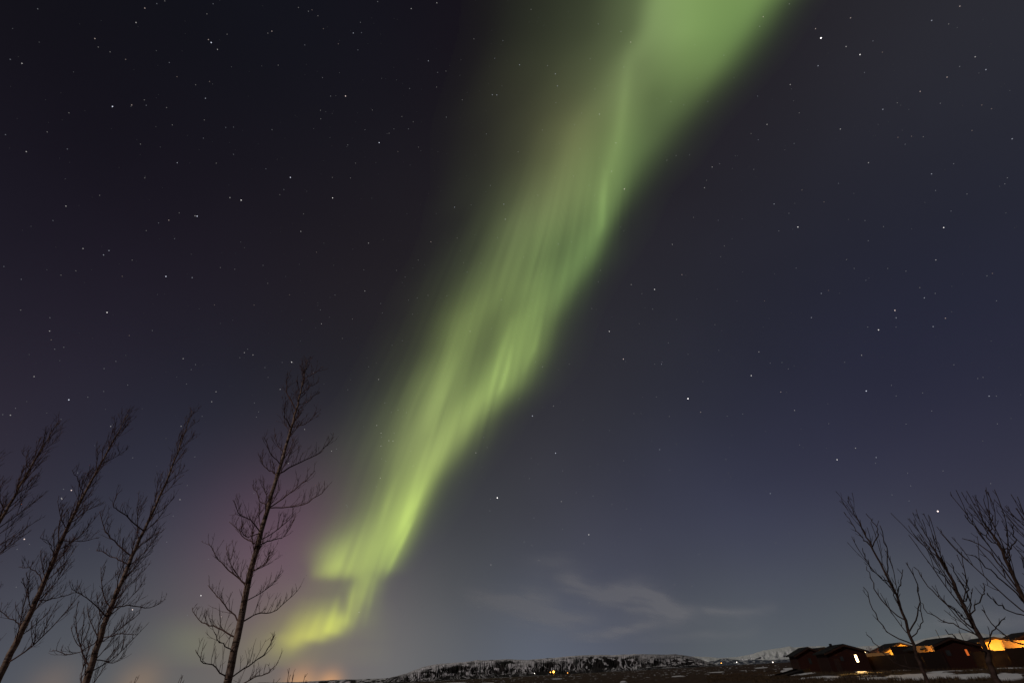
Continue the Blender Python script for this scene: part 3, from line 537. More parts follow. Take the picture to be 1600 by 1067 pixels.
 (1200, 534): [(614, 307, 3, 'b'), (585, 84, 2, 'w'), (87, 129, 1, 'w'), (14, 133, 1, 'r'), (127, 169, 1, 'w'), (80, 313, 2, 'r'), (166, 428, 2, 'w'), (547, 664, 2, 'w'), (432, 736, 3, 'w'), (676, 722, 2, 'b'), (967, 319, 1, 'r'), (1382, 339, 2, 'b'), (1311, 229, 1, 'b'), (1344, 222, 1, 'w'), (873, 820, 1, 'r'), (1094, 806, 1, 'w'), (892, 899, 1, 'b'), (1061, 1058, 4, 'r'), (14, 947, 2, 'b'), (197, 644, 1, 'w'), (1392, 885, 1, 'w'), (379, 511, 1, 'w'), (775, 955, 1, 'w'), (1433, 512, 1, 'w'), (771, 272, 1, 'w'), (480, 128, 1, 'w')],
}
LOW_STARS = [(38, 842, 3, 'r'), (46, 850, 1, 'w'), (207, 952, 3, 'r'), (314, 930, 3, 'w'), (346, 963, 2, 'r'), (501, 870, 1, 'w'), (561, 956, 2, 'w'), (767, 882, 2, 'w'), (842, 875, 2, 'w'), (920, 835, 3, 'w'), (925, 891, 1, 'w'), (1054, 913, 1, 'w'), (831, 852, 1, 'w'), (541, 789, 1, 'w'), (96, 778, 2, 'w'), (1001, 826, 1, 'w'), (1160, 850, 1, 'w'), (588, 760, 1, 'w'), (326, 873, 1, 'w'), (748, 948, 1, 'w'), (979, 890, 1, 'w')]
TINT = {'w': (1, .96, .95), 'b': (.80, .84, 1), 'r': (1, .80, .74)}
BRI = {1: .14, 2: .34, 3: .95, 4: 2.2}
RADI = {1: 78.0, 2: 84.0, 3: 95.0, 4: 124.0}
star_mesh = {}
def ico():
    import bmesh
    bm = bmesh.new(); bmesh.ops.create_icosphere(bm, subdivisions=1, radius=1.0)
    v = [x.co.copy() for x in bm.verts]; f = [[y.index for y in x.verts] for x in bm.faces]; bm.free(); return v, f
iv, if_ = ico()
for k in BRI:
    for c in TINT:
        me = bpy.data.meshes.new('star'); me.from_pydata([tuple(x) for x in iv], [], if_); me.update()
        me.materials.append(mat_emit('starlight_%s_%d' % ({'w': 'white', 'b': 'blue', 'r': 'warm'}[c], k), TINT[c], BRI[k], light=False)); star_mesh[k, c] = me
STAR_D = 110000.0
stars = [(tx + u / 4.0, ty + v_ / 4.0, k, c) for (tx, ty), lst in STAR_TILES.items() for (u, v_, k, c) in lst] + LOW_STARS
UNIQ = {(1282.75, 60.0): 'largest white star high on the right, below the upper end of the aurora',
        (1075.0, 622.75): 'largest white star in the open sky to the right of the aurora, at mid height',
        (777.0, 777.5): 'large white star just right of the lower aurora, high above the hill',
        (1465.25, 798.5): 'bright reddish star low between the two right-hand bare treetops'}
NSTAR = 300
order = sorted(stars, key=lambda s: -s[2])
for (px, py, k, c) in order[:NSTAR]:
    o = bpy.data.objects.new('star', star_mesh[k, c]); COL.objects.link(o)
    vv = pdir(px, py); off = 1.0 / max(0.45, float(vv @ Fw))      # near the frame's corners the lens spreads stars over more pixels
    o.location = Vector(vv * STAR_D) + Vector((0, 0, EYE)); s_ = RADI[k]
    o.scale = (s_, s_, s_)
    gi = G[min(max(int((py + 250) / STEP), 0), G.shape[0] - 1), min(max(int((px - 180) / STEP), 0), G.shape[1] - 1)]; gu = float(band_u(np.array([px]), np.array([py]))[0])
    tint = {'w': 'white', 'b': 'bluish white', 'r': 'warm tinted'}[c]; size = {1: 'faint', 2: 'small', 3: 'bright', 4: 'large bright'}[k]
    if gi > .05 and 0 < gu < 2: where, g = 'shining through the green aurora', 'stars seen through the aurora'
    elif gu > 1: where, g = 'in the dark blue sky to the right of the aurora', 'stars right of the aurora'
    elif py > 600: where, g = 'low above the left-hand bare trees', 'stars over the left-hand trees'
    else: where, g = 'in the darkest sky to the left of the aurora', 'stars left of the aurora'
    if (px, py) in UNIQ: tag(o, UNIQ[px, py], 'star', g)
    else: tag(o, '%s %s star %s' % (size, tint, where), 'star', '%s %s %s' % (size, tint, g))
# the uncountable faint stars: one object
fv, ff, fm = [], [], []
ov = [Vector(x) for x in ((1, 0, 0), (-1, 0, 0), (0, 1, 0), (0, -1, 0), (0, 0, 1), (0, 0, -1))]
of = [(0, 2, 4), (2, 1, 4), (1, 3, 4), (3, 0, 4), (2, 0, 5), (1, 2, 5), (3, 1, 5), (0, 3, 5)]
rest = [(pdir(a, b), .26, 80.0) for (a, b, k, c) in order[NSTAR:]]
for i in range(3600):
    while True:
        q = rng.normal(size=3); q /= np.linalg.norm(q)
        if q[2] > .10: break
    u = rng.random()
    rest.append((q, .04 + .18 * u ** 3, 55 + 35 * u ** 3))
for (q, b, r) in rest:
    n0 = len(fv); p0 = Vector(q * (STAR_D + 500))
    fv += [p0 + x * r for x in ov]; ff += [tuple(n0 + i for i in t3) for t3 in of]; fm.append(0 if b < .09 else (1 if b < .16 else 2))
fs = mesh_obj('faint_stars', fv, ff)
for nm, b in (('faintest_starlight', .045), ('faint_starlight', .09), ('dim_starlight', .17)): fs.data.materials.append(mat_emit(nm, (.90, .92, 1), b, light=False))
fs.data.polygons.foreach_set('material_index', np.repeat(np.array(fm, np.int32), 8))
tag(fs, 'countless faint stars scattered over the whole night sky', 'stars', kind='stuff')

# ------------------------------------------------------------------ trees
class Tubes:
    def __init__(s): s.v = []; s.f = []
    def add(s, pts, radii, sides=5, cap=True):
        n0 = len(s.v); n = len(pts)
        ref = Vector((.37, .61, .7))
        for i, p in enumerate(pts):
            a = pts[min(i + 1, n - 1)] - pts[max(i - 1, 0)]
            if a.length < 1e-9: a = Vector((0, 0, 1))
            a.normalize(); u = a.cross(ref); u = u.normalized() if u.length > 1e-4 else Vector((1, 0, 0)); w_ = a.cross(u)
            for k in range(sides):
                th = 2 * math.pi * k / sides; s.v.append(p + (u * math.cos(th) + w_ * math.sin(th)) * radii[i])
        for i in range(n - 1):
            for k in range(sides):
                k2 = (k + 1) % sides; s.f.append((n0 + i * sides + k, n0 + i * sides + k2, n0 + (i + 1) * sides + k2, n0 + (i + 1) * sides + k))
        if cap: s.f.append(tuple(n0 + (n - 1) * sides + k for k in range(sides)))
    def build(s, name, mat, parent, origin):
        return mesh_obj(name, [p - origin for p in s.v], s.f, mat, parent, smooth=True)

def rv(a=1.0): return Vector((random.uniform(-a, a), random.uniform(-a, a), random.uniform(-a, a)))
def smooth_path(pts, n):
    """Catmull-Rom through pts"""
    pts = [Vector(p) for p in pts]; P = [pts[0] * 2 - pts[1]] + pts + [pts[-1] * 2 - pts[-2]]; out = []
    m = len(pts) - 1
    for j in range(n + 1):
        t = j / n * m; i = min(int(t), m - 1); t -= i; a, b, c, d = P[i:i + 4]
        out.append(.5 * ((2 * b) + (c - a) * t + (2 * a - 5 * b + 4 * c - d) * t * t + (3 * b - a - 3 * c + d) * t ** 3))
    return out
def grow(p, d, length, n, up, jit):
    pts = [p.copy()]; d = d.normalized(); st_ = length / n
    for i in range(n):
        d = (d + Vector((0, 0, up / n)) + rv(jit)).normalized(); pts.append(pts[-1] + d * st_)
    return pts
def taper(r0, r1, n, pw=1.0): return [r0 + (r1 - r0) * (i / (n - 1)) ** pw for i in range(n)]

def twigs_on(T, pts, r0, spacing, tlen, upw, sub=2, start=.18, rt=.0052):
    """short shoots that stand up from a limb, each with a few finer shoots"""
    seg = [(pts[i + 1] - pts[i]).length for i in range(len(pts) - 1)]; tot = sum(seg); s_ = tot * start + random.random() * spacing
    while s_ < tot * .985:
        a = s_; i = 0
        while i < len(seg) - 1 and a > seg[i]: a -= seg[i]; i += 1
        p = pts[i].lerp(pts[i + 1], min(1, a / max(seg[i], 1e-6))); tg = (pts[i + 1] - pts[i]).normalized()
        u = s_ / tot
        ln = tlen * random.uniform(.35, 1.15) * (1.15 - .55 * u)
        side = rv(1.0); side -= tg * side.dot(tg); side = side.normalized() if side.length > .01 else Vector((1, 0, 0))
        d = (tg * .55 + side * .75 + Vector((0, 0, upw)) * random.uniform(.5, 1.2)).normalized()
        n = 5
        q = grow(p, d, ln, n, .5, .16)
        ra = min(rt * 1.25, r0 * .8); T.add(q, taper(ra, rt * .55, n + 1), 3)
        for k in range(sub):
            if ln < .12: break
            b = random.uniform(.25, .9); j = min(int(b * n), n - 1); pp = q[j].lerp(q[j + 1], b * n - j)
            dd = ((q[j + 1] - q[j]).normalized() * .8 + rv(.8) + Vector((0, 0, .35))).normalized()
            qq = grow(pp, dd, ln * random.uniform(.25, .55), 3, .35, .2)
            T.add(qq, taper(rt * .85, rt * .5, 4), 3)
        s_ += spacing * random.uniform(.5, 1.5)

def trunk_points(px_list, D, zbase=-.15):
    pts = [at(x, y, D) for (x, y) in px_list]        # from the base up
    b, c = pts[0], pts[1]; k = (b.z - zbase) / max(c.z - b.z, .1)
    foot = Vector((b.x + (b.x - c.x) * min(k, 1.0) * .25, b.y + (b.y - c.y) * min(k, 1.0) * .25, zbase))
    return [foot] + pts

def make_tree(name, label, group, px_list, D, r_base, r_top, nlimb, spread, limb_ang, tw, mats, traced=(), t0=.16, seed=0, sub=2, rt=.0046, cat='tree', hang=0.9, limbpow=.8, upl=1.1, tspace=.085, side_bias=None, limbw=.72):
    random.seed(seed)
    P = trunk_points(px_list, D); P = smooth_path(P, 44)
    P = [p + (rv(.012) if 0 < i < 44 else Vector()) for i, p in enumerate(P)]
    org = Vector((P[0].x, P[0].y, 0)); root = empty(name, org); tag(root, label, cat, group)
    T = Tubes(); rad_ = taper(r_base, r_top, 45, .92); rad_[0] *= 1.35; rad_[1] *= 1.12
    T.add(P, rad_, 10)
    T.build('trunk', mats[0], root, org)
    H = P[-1].z
    def trunk_at(t):
        f_ = t * 44; i = min(int(f_), 43); return P[i].lerp(P[i + 1], f_ - i), rad_[i], (P[i + 1] - P[i]).normalized()
    # limbs surveyed from the photograph
    for k, pl in enumerate(traced):
        off = random.choice((-1, 1)) * random.uniform(.1, .45)
        L_ = [at(x, y, D, off * (j / (len(pl) - 1)) * 1.6) for j, (x, y) in enumerate(pl)]
        L_[0] = min(P, key=lambda p: (p - L_[0]).length)
        q = smooth_path(L_, 12); q = [p + (rv(.018) if i else Vector()) for i, p in enumerate(q)]
        ln = sum((q[i + 1] - q[i]).length for i in range(12)); r0 = (.010 + .0085 * ln) * limbw
        B = Tubes(); B.add(q, taper(r0, .0055, 13), 6)
        twigs_on(B, q, r0, tspace * .85, tw * 1.1, hang, sub=sub, rt=rt)
        B.build('branch', mats[1], root, org)
    ga = random.random() * 6.28
    for k in range(nlimb):
        t = t0 + (0.985 - t0) * ((k + random.random() * .8) / nlimb) ** .95
        p, r, tg = trunk_at(t); ga += 2.4 + random.uniform(-.5, .5)
        u = (t - t0) / (1 - t0)
        ln = spread * (1 - u) ** limbpow * random.uniform(.3, 1.25) + .20 + .12 * random.random()
        an_ = limb_ang * random.uniform(.65, 1.45) * (1 - .4 * u)
        out = Vector((math.cos(ga), math.sin(ga), 0))
        if side_bias is not None: out = (out + side_bias * .6).normalized()
        d = out * math.sin(an_) + tg * math.cos(an_); n = 9
        q = grow(p, d, ln, n, upl, .11); r0 = min(r * .6, .008 + .009 * ln) * limbw
        B = Tubes(); B.add(q, taper(r0, .0045, n + 1), 5)
        # secondary limbs
        for m in range(int(ln * 2.2)):
            b = random.uniform(.25, .8); j = int(b * n); pp = q[j]
            dd = ((q[min(j + 1, n)] - q[j - 1]).normalized() + rv(.75) + Vector((0, 0, .3))).normalized()
            q2 = grow(pp, dd, ln * random.uniform(.25, .5), 6, .7, .14); B.add(q2, taper(r0 * .5, .0042, 7), 4)
            twigs_on(B, q2, r0 * .5, tspace, tw * .8, hang, sub=1, rt=rt)
        twigs_on(B, q, r0, tspace, tw, hang, sub=sub, rt=rt)
        B.build('branch', mats[1], root, org)
    # leader shoots at the very top
    B = Tubes()
    top = P[36:]
    twigs_on(B, top, r_top * 2, tspace * 1.2, max(tw, .25) * .9, hang, sub=min(sub, 1 + (tspace < .1)), start=.02, rt=rt)
    B.build('branch', mats[1], root, org)
    return root

POP = (M_bark, M_twig)
T4 = [[(438, 738), (470, 722), (500, 706), (522, 682)], [(426, 787), (449, 773), (472, 755), (493, 735)], [(426, 798), (452, 792), (475, 788), (496, 774), (512, 760)],
      [(410, 850), (428, 842), (444, 838), (462, 809)], [(401, 894), (412, 884), (423, 861)], [(432, 730), (424, 709), (412, 682)], [(424, 748), (411, 727), (409, 711)],
      [(419, 793), (405, 779), (394, 756)], [(407, 828), (391, 812), (372, 801), (364, 781)], [(403, 841), (382, 838), (378, 816)], [(399, 853), (382, 839), (359, 815)],
      [(384, 915), (362, 895), (343, 874), (326, 848)], [(370, 970), (348, 940), (324, 915)], [(365, 992), (341, 980), (315, 972), (299, 949)], [(358, 1023), (341, 1000), (337, 990)],
      [(347, 1063), (331, 1039), (315, 1033), (306, 1015)], [(380, 972), (402, 958), (431, 953), (465, 921)], [(394, 897), (414, 880), (423, 862)], [(362, 1053), (398, 1033), (415, 1020), (429, 991)],
      [(352, 1075), (390, 1062), (415, 1052), (432, 1039)], [(469, 613), (486, 603), (498, 597)], [(474, 591), (488, 585), (500, 578)], [(468, 636), (480, 628), (498, 613)], [(463, 672), (480, 660), (495, 644)],
      [(454, 666), (445, 650), (447, 626)], [(460, 640), (448, 612), (450, 588)]]
make_tree('poplar_tree', 'tallest bare poplar with pale banded trunk standing beside the lower end of the aurora', 'bare poplars in a row', [(355, 1067), (395, 880), (440, 720), (466, 630), (480, 562)], 13.0, .098, .006, 34, .75, .8, .42, POP, T4, t0=.30, seed=4)
T3b = [[(199, 862), (178, 845), (163, 825), (155, 800)], [(193, 880), (172, 868), (150, 858)], [(168, 965), (140, 938), (110, 920)], [(160, 985), (142, 1008), (110, 1022), (82, 1015)], [(172, 955), (200, 945), (235, 948), (258, 935)],
       [(197, 868), (222, 850), (252, 830)], [(215, 830), (190, 800), (176, 790), (184, 770)], [(160, 1000), (185, 990), (215, 990)], [(188, 905), (210, 890), (228, 870)], [(150, 1030), (175, 1035), (198, 1022)]]
make_tree('poplar_tree', 'bare poplar immediately to the left of the tallest one, branches widest near the ground', 'bare poplars in a row', [(133, 1070), (165, 970), (215, 850), (265, 740), (300, 642)], 16.0, .088, .006, 46, 1.3, .85, .42, POP, T3b, t0=.16, seed=21)
T2b = [[(62, 910), (52, 890), (30, 885)], [(94, 850), (125, 845), (155, 840)], [(110, 815), (132, 800), (160, 785)], [(40, 975), (15, 965), (-8, 950)], [(55, 940), (85, 935), (120, 925)], [(90, 868), (78, 850), (62, 838)], [(135, 775), (122, 750), (112, 735)]]
make_tree('poplar_tree', 'second bare poplar left of the tallest, its trunk leaving at the lower left corner', 'bare poplars in a row', [(-2, 1060), (60, 930), (110, 815), (160, 720), (200, 647)], 17.5, .088, .006, 46, 1.35, .85, .42, POP, T2b, t0=.2, seed=35)
make_tree('poplar_tree', 'bare poplar with only its upper half showing at the left edge', 'bare poplars in a row', [(-120, 1040), (-60, 915), (0, 815), (45, 735), (90, 660)], 18.5, .085, .006, 42, 1.2, .85, .42, POP, t0=.25, seed=52)
make_tree('poplar_tree', 'bare poplar beyond the left edge with only a few branch tips reaching into view', 'bare poplars in a row', [(-215, 1010), (-140, 900), (-70, 800), (-10, 715)], 19.5, .09, .006, 40, 1.35, .9, .42, POP, t0=.3, seed=67)
# low bare saplings in front of the poplars
def bush(label, px, py_top, D, n, h, seed, group='bare saplings at the foot of the poplars', tilt=.35):
    random.seed(seed); b = at(px, 1067, D); org = Vector((b.x, b.y, 0)); root = empty('bare_sapling', org); tag(root, label, 'sapling', group)
    hh = at(px, py_top, D).z
    for k in range(n):
        d = Vector((random.uniform(-tilt, tilt), random.uniform(-tilt, tilt), 1)); q = grow(org + Vector((random.uniform(-.05, .05), random.uniform(-.05, .05), -.05)), d, hh * random.uniform(.72, 1.0), 12, .5, .05)
        B = Tubes(); B.add(q, taper(.011, .0045, 13), 5); twigs_on(B, q, .01, .13, h, .9, sub=1, start=.35, rt=.005); B.build('stem', M_twig, root, org)
bush('low bare sapling just to the right of the tallest poplar at the bottom edge', 452, 1030, 11, 7, .3, 5)
bush('low bare sapling between the tallest poplar and its left neighbour', 262, 1040, 12, 7, .3, 6)
bush('low bare sapling just left of the foot of the second poplar in the row', 205, 1038, 13, 6, .3, 8)

WIL = (M_barkdk, M_twigdk)
R1 = [[(1418, 985), (1436, 950), (1434, 915), (1416, 880)], [(1440, 1045), (1405, 1038), (1372, 1010), (1352, 985)], [(1423, 1003), (1385, 985), (1364, 950), (1350, 915)], [(1410, 965), (1375, 935), (1362, 905), (1354, 885)],
      [(1380, 895), (1385, 860), (1375, 822)], [(1365, 855), (1372, 830), (1352, 802)], [(1362, 858), (1340, 832), (1320, 800)], [(1385, 915), (1362, 890), (1346, 855)], [(1412, 968), (1395, 925), (1378, 900)], [(1422, 1000), (1440, 975), (1438, 940)], [(1398, 930), (1408, 910), (1410, 888)]]
make_tree('young_bare_tree', 'slender bare young tree before the dark fence, leftmost of the right-hand trees', 'young bare trees by the cabins', [(1450, 1067), (1425, 1000), (1400, 930), (1365, 860), (1345, 820), (1324, 782)], 11.5, .034, .0045, 12, 1.1, .58, .17, WIL, R1, t0=.35, seed=77, sub=1, rt=.0050, hang=.7, upl=1.5, tspace=.32, limbw=.56)
R2 = [[(1515, 965), (1535, 930), (1538, 912)], [(1530, 990), (1490, 975), (1455, 960), (1437, 940)], [(1525, 985), (1480, 945), (1450, 915), (1430, 885)], [(1500, 935), (1475, 900), (1458, 885)], [(1545, 1020), (1552, 985), (1570, 965)], [(1518, 968), (1515, 935), (1500, 905), (1485, 880)],
      [(1480, 893), (1458, 862), (1432, 835)], [(1472, 880), (1466, 855), (1456, 832)], [(1520, 975), (1500, 960), (1478, 940)], [(1508, 950), (1514, 920), (1505, 895)], [(1545, 1020), (1510, 1005), (1475, 985)]]
make_tree('young_bare_tree', 'bare young tree with the thickest dark trunk, in front of the orange lit gable', 'young bare trees by the cabins', [(1560, 1067), (1540, 1012), (1515, 965), (1480, 890), (1458, 856), (1440, 824)], 11.0, .050, .0045, 14, 1.15, .58, .17, WIL, R2, t0=.35, seed=88, sub=1, rt=.0050, hang=.7, upl=1.5, tspace=.32, limbw=.56)
R3 = [[(1590, 920), (1560, 880), (1530, 850), (1503, 842)], [(1598, 945), (1570, 910), (1540, 885), (1520, 865)], [(1575, 880), (1578, 855), (1570, 825)], [(1560, 850), (1530, 830), (1505, 803)], [(1568, 865), (1585, 850), (1582, 820)], [(1548, 828), (1550, 810), (1545, 795)], [(1612, 965), (1580, 955), (1555, 940), (1542, 925)], [(1625, 1010), (1580, 1000), (1550, 975), (1535, 950)], [(1605, 960), (1612, 920), (1598, 870)]]
make_tree('young_bare_tree', 'bare young tree leaning in from the right edge, its trunk leaving the photograph', 'young bare trees by the cabins', [(1690, 1100), (1640, 1010), (1600, 935), (1560, 850), (1543, 824), (1529, 798)], 10.5, .046, .0045, 14, 1.15, .58, .17, WIL, R3, t0=.35, seed=99, sub=1, rt=.0050, hang=.7, upl=1.5, tspace=.32, limbw=.56)
make_tree('young_bare_tree', 'bare young tree past the right edge, only its twig tips in view', 'young bare trees by the cabins', [(1800, 1100), (1720, 990), (1660, 900), (1625, 850), (1600, 815)], 10.5, .044, .0045, 14, 1.15, .58, .17, WIL, t0=.35, seed=123, sub=1, rt=.0050, hang=.7, upl=1.5, tspace=.32, limbw=.56)

# ------------------------------------------------------------------ dry tussocks on the heath
tv, tf = [], []
pa = rng.uniform(rad(17), rad(44), 26000); pr_ = np.exp(rng.uniform(math.log(44), math.log(190), 26000))
dens = fbm(pr_ * np.sin(pa) / 5, pr_ * np.cos(pa) / 5, 3, 131)
keep = (dens > .50) & (snow_patches(pr_ * np.sin(pa), pr_ * np.cos(pa)) < .35); pa, pr_ = pa[keep], pr_[keep]
tx, ty = pr_ * np.sin(pa), pr_ * np.cos(pa); tz = ground_z(tx, ty)
for x, y, z in zip(tx, ty, tz):
    for b in range(4):
        a = random.uniform(0, 6.283); h = random.uniform(.10, .34); ln = random.uniform(.02, .16); wd = random.uniform(.02, .05)
        ca1, sa1 = math.cos(a), math.sin(a); n0 = len(tv); bx, by = x + random.uniform(-.15, .15), y + random.uniform(-.15, .15)
        tv += [(bx - sa1 * wd, by + ca1 * wd, z - .05), (bx + sa1 * wd, by - ca1 * wd, z - .05), (bx + ca1 * ln, by + sa1 * ln, z + h)]; tf.append((n0, n0 + 1, n0 + 2))
tus = mesh_obj('dry_grass', tv, tf, M_tuft); tag(tus, 'dry brown grass tussocks poking through the snow patches', 'grass', kind='stuff')

# ------------------------------------------------------------------ cabins
def box(v, f, x0, x1, y0, y1, z0, z1):
    n = len(v); v += [(x0, y0, z0), (x1, y0, z0), (x1, y1, z0), (x0, y1, z0), (x0, y0, z1), (x1, y0, z1), (x1, y1, z1), (x0, y1, z1)]
    f += [tuple(n + i for i in q) for q in ((0, 3, 2, 1), (4, 5, 6, 7), (0, 1, 5, 4), (1, 2, 6, 5), (2, 3, 7, 6), (3, 0, 4, 7))]
def boxo(name, b, mat, parent):
    v, f = [], []; box(v, f, *b); return mesh_obj(name, v, f, mat, parent)
def window(parent, x, z, wd, ht, mat, y=0.0, frame=M_trim):
    t = .05
    v, f = [], []
    box(v, f, x - wd / 2 - t, x - wd / 2, y - .05, y + .02, z - ht / 2 - t, z + ht / 2 + t); box(v, f, x + wd / 2, x + wd / 2 + t, y - .05, y + .02, z - ht / 2 - t, z + ht / 2 + t)
    box(v, f, x - wd / 2, x + wd / 2, y - .048, y + .02, z + ht / 2, z + ht / 2 + t); box(v, f, x - wd / 2, x + wd / 2, y - .048, y + .02, z - ht / 2 - t, z - ht / 2)
    w_ = mesh_obj('window', v, f, frame, parent)
    boxo('pane', (x - wd / 2, x + wd / 2, y - .03, y - .012, z - ht / 2, z + ht / 2), mat, w_)
    return w_
def cabin(label, apex, D, rel, wd, ln, eave_drop, wall_mat, group='cabins in a row', over=.45, gable_mat=None, zb=-.3):
    """gable end at local y=0 facing -y; ridge runs along +y"""
    a = at(*apex, D); azm = math.atan2(a.x, a.y) - rad(rel)
    root = empty('cabin', (a.x, a.y, 0), -azm); tag(root, label, 'cabin', group)
    hr = a.z; he = hr - eave_drop; hw = wd / 2
    v = [(-hw, 0, zb), (hw, 0, zb), (hw, 0, he), (0, 0, hr - .12), (-hw, 0, he), (-hw, ln, zb), (hw, ln, zb), (hw, ln, he), (0, ln, hr - .12), (-hw, ln, he)]
    f = [(0, 1, 2, 3, 4), (6, 5, 9, 8, 7), (1, 6, 7, 2), (5, 0, 4, 9), (3, 2, 7, 8), (4, 3, 8, 9), (0, 5, 6, 1)]
    mesh_obj('wall', v, f, wall_mat, root)
    sl_ = (hr - .12 - he) / hw; xo = hw + over; zo = he - over * sl_
    v, f = [], []
    for s in (-1, 1):
        n = len(v); th = .16
        q = [(0, -over, hr - .10), (s * xo, -over, zo + .02), (s * xo, ln + over, zo + .02), (0, ln + over, hr - .10)]
        v += q + [(x, y, z + th) for (x, y, z) in q]
        ff_ = [(0, 1, 2, 3), (7, 6, 5, 4), (0, 4, 5, 1), (1, 5, 6, 2), (2, 6, 7, 3)]
        f += [tuple(n + i for i in (t_ if s > 0 else t_[::-1])) for t_ in ff_]
    mesh_obj('roof', v, f, M_roof, root)
    v, f = [], []
    for s in (-1, 1):      # barge boards under the roof edge
        n = len(v); q = [(0, hr - .12), (s * xo, zo)]
        v += [(q[0][0], -over - .03, q[0][1] + .06), (q[1][0], -over - .03, q[1][1] + .06), (q[1][0], -over - .03, q[1][1] - .14), (q[0][0], -over - .03, q[0][1] - .14)]
        v += [(x, y + .025, z) for (x, y, z) in v[n:n + 4]]
        f += [tuple(n + i for i in t_) for t_ in ((0, 1, 2, 3), (7, 6, 5, 4), (3, 2, 6, 7), (1, 5, 6, 2), (0, 4, 5, 1))]
    mesh_obj('barge_board', v, f, M_trim, root)
    return root, he, hr, hw, azm
def lamp_light(name, loc, energy, col, parent=None, r=.12):
    ld_ = bpy.data.lights.new(name, 'POINT'); ld_.energy = energy; ld_.color = col; ld_.shadow_soft_size = r
    o = bpy.data.objects.new(name, ld_); COL.objects.link(o); o.location = loc
    if parent: o.parent = parent
    return o
WARM = (1.0, .47, .075)
def wall_lamp(label, loc, rz, energy, mat=E_porch, col=WARM, group=None):
    root = empty('wall_lamp', loc, rz); tag(root, label, 'lamp', group)
    v, f = [], []; box(v, f, -.06, .06, -.03, .03, -.12, .12); box(v, f, -.02, .02, -.14, -.03, .06, .10); mesh_obj('bracket', v, f, M_metal, root)
    vv = [(x.x * .13, x.y * .13 - .22, x.z * .16) for x in iv]; mesh_obj('lamp_shade', vv, if_, mat, root)
    lamp_light('lamp_glow', (0, -.42, -.05), energy, col, root)
    return root

# cabin with the bright window
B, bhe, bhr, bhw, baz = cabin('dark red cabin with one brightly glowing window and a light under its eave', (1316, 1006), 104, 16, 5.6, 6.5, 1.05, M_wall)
window(B, 1.25, 1.72, .30, .92, E_window); sp_ = bpy.data.lights.new('window_spill_spot', 'SPOT'); sp_.energy = 9000; sp_.color = (1.0, .55, .13); sp_.spot_size = rad(26); sp_.spot_blend = .5; sp_.shadow_soft_size = .12
so_ = bpy.data.objects.new('window_spill_spot', sp_); COL.objects.link(so_); so_.parent = B; so_.location = (1.25, -.12, 1.72); so_.rotation_euler = Vector((.26, 1, .20)).to_track_quat('Z', 'Y').to_euler()  # added spot just outside the pane, throws the window's spill onto the snow
window(B, -.85, 1.8, .42, .55, M_glassdk); boxo('door', (-2.1, -1.3, -.04, .02, -.1, 1.85), M_trim, B)
boxo('chimney', (-.9, -.55, 3.6, 3.95, bhr - .6, bhr + .25), M_roof, B)
c = B.matrix_world if False else None
def local_to_world(root, x, y, z):
    r = root.rotation_euler.z; l_ = root.location
    return (l_.x + x * math.cos(r) - y * math.sin(r), l_.y + x * math.sin(r) + y * math.cos(r), z)
wall_lamp('white glowing wall lamp under the right eave of the cabin with the bright window', local_to_world(B, bhw + .03, 1.0, bhe - .12), B.rotation_euler.z + rad(90), 60)
# its left neighbour
Acab, ahe, ahr, ahw, aaz = cabin('small dark cabin with unlit windows at the left end of the row', (1261, 1010.5), 118, 14, 4.8, 6.0, 1.15, M_wall)
window(Acab, -.3, 1.7, .45, .9, M_glassdk, frame=M_trim); boxo('corner_board', (-ahw - .02, -ahw + .10, -.04, .0 - .01, -.3, ahe - .05), M_trim, Acab)
boxo('door', (.9, 1.7, -.04, .02, -.1, 1.85), M_trim, Acab)
# dark cabin on the right
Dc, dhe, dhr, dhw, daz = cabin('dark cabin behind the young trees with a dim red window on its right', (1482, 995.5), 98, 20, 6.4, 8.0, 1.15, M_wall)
window(Dc, 1.25, 1.75, .28, .70, E_window2); window(Dc, -.9, 1.8, .5, .6, M_glassdk)
boxo('door', (-2.3, -1.5, -.04, .02, -.1, 1.85), M_trim, Dc)
v, f = [], []; box(v, f, -.03, .03, 3.0, 3.06, dhr - .3, dhr + 1.1); mesh_obj('vent_pipe', v, f, M_metal, Dc)
# cabin whose gable is washed by orange light
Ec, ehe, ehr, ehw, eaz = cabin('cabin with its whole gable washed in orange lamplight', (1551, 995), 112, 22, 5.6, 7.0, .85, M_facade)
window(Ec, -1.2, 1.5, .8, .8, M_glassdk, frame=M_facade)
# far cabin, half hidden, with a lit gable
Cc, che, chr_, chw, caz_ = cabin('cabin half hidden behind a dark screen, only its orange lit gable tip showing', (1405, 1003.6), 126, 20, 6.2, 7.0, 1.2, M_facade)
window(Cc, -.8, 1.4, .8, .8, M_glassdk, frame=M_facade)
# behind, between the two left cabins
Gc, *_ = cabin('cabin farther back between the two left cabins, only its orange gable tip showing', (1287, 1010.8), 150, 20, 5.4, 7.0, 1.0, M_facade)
Fc, fhe, fhr, fhw, faz = cabin('dark roofed cabin cut off by the right edge', (1608, 986.5), 118, 18, 6.4, 7.0, 1.2, M_wall)
window(Fc, 0, 1.5, .6, .6, M_glassdk)

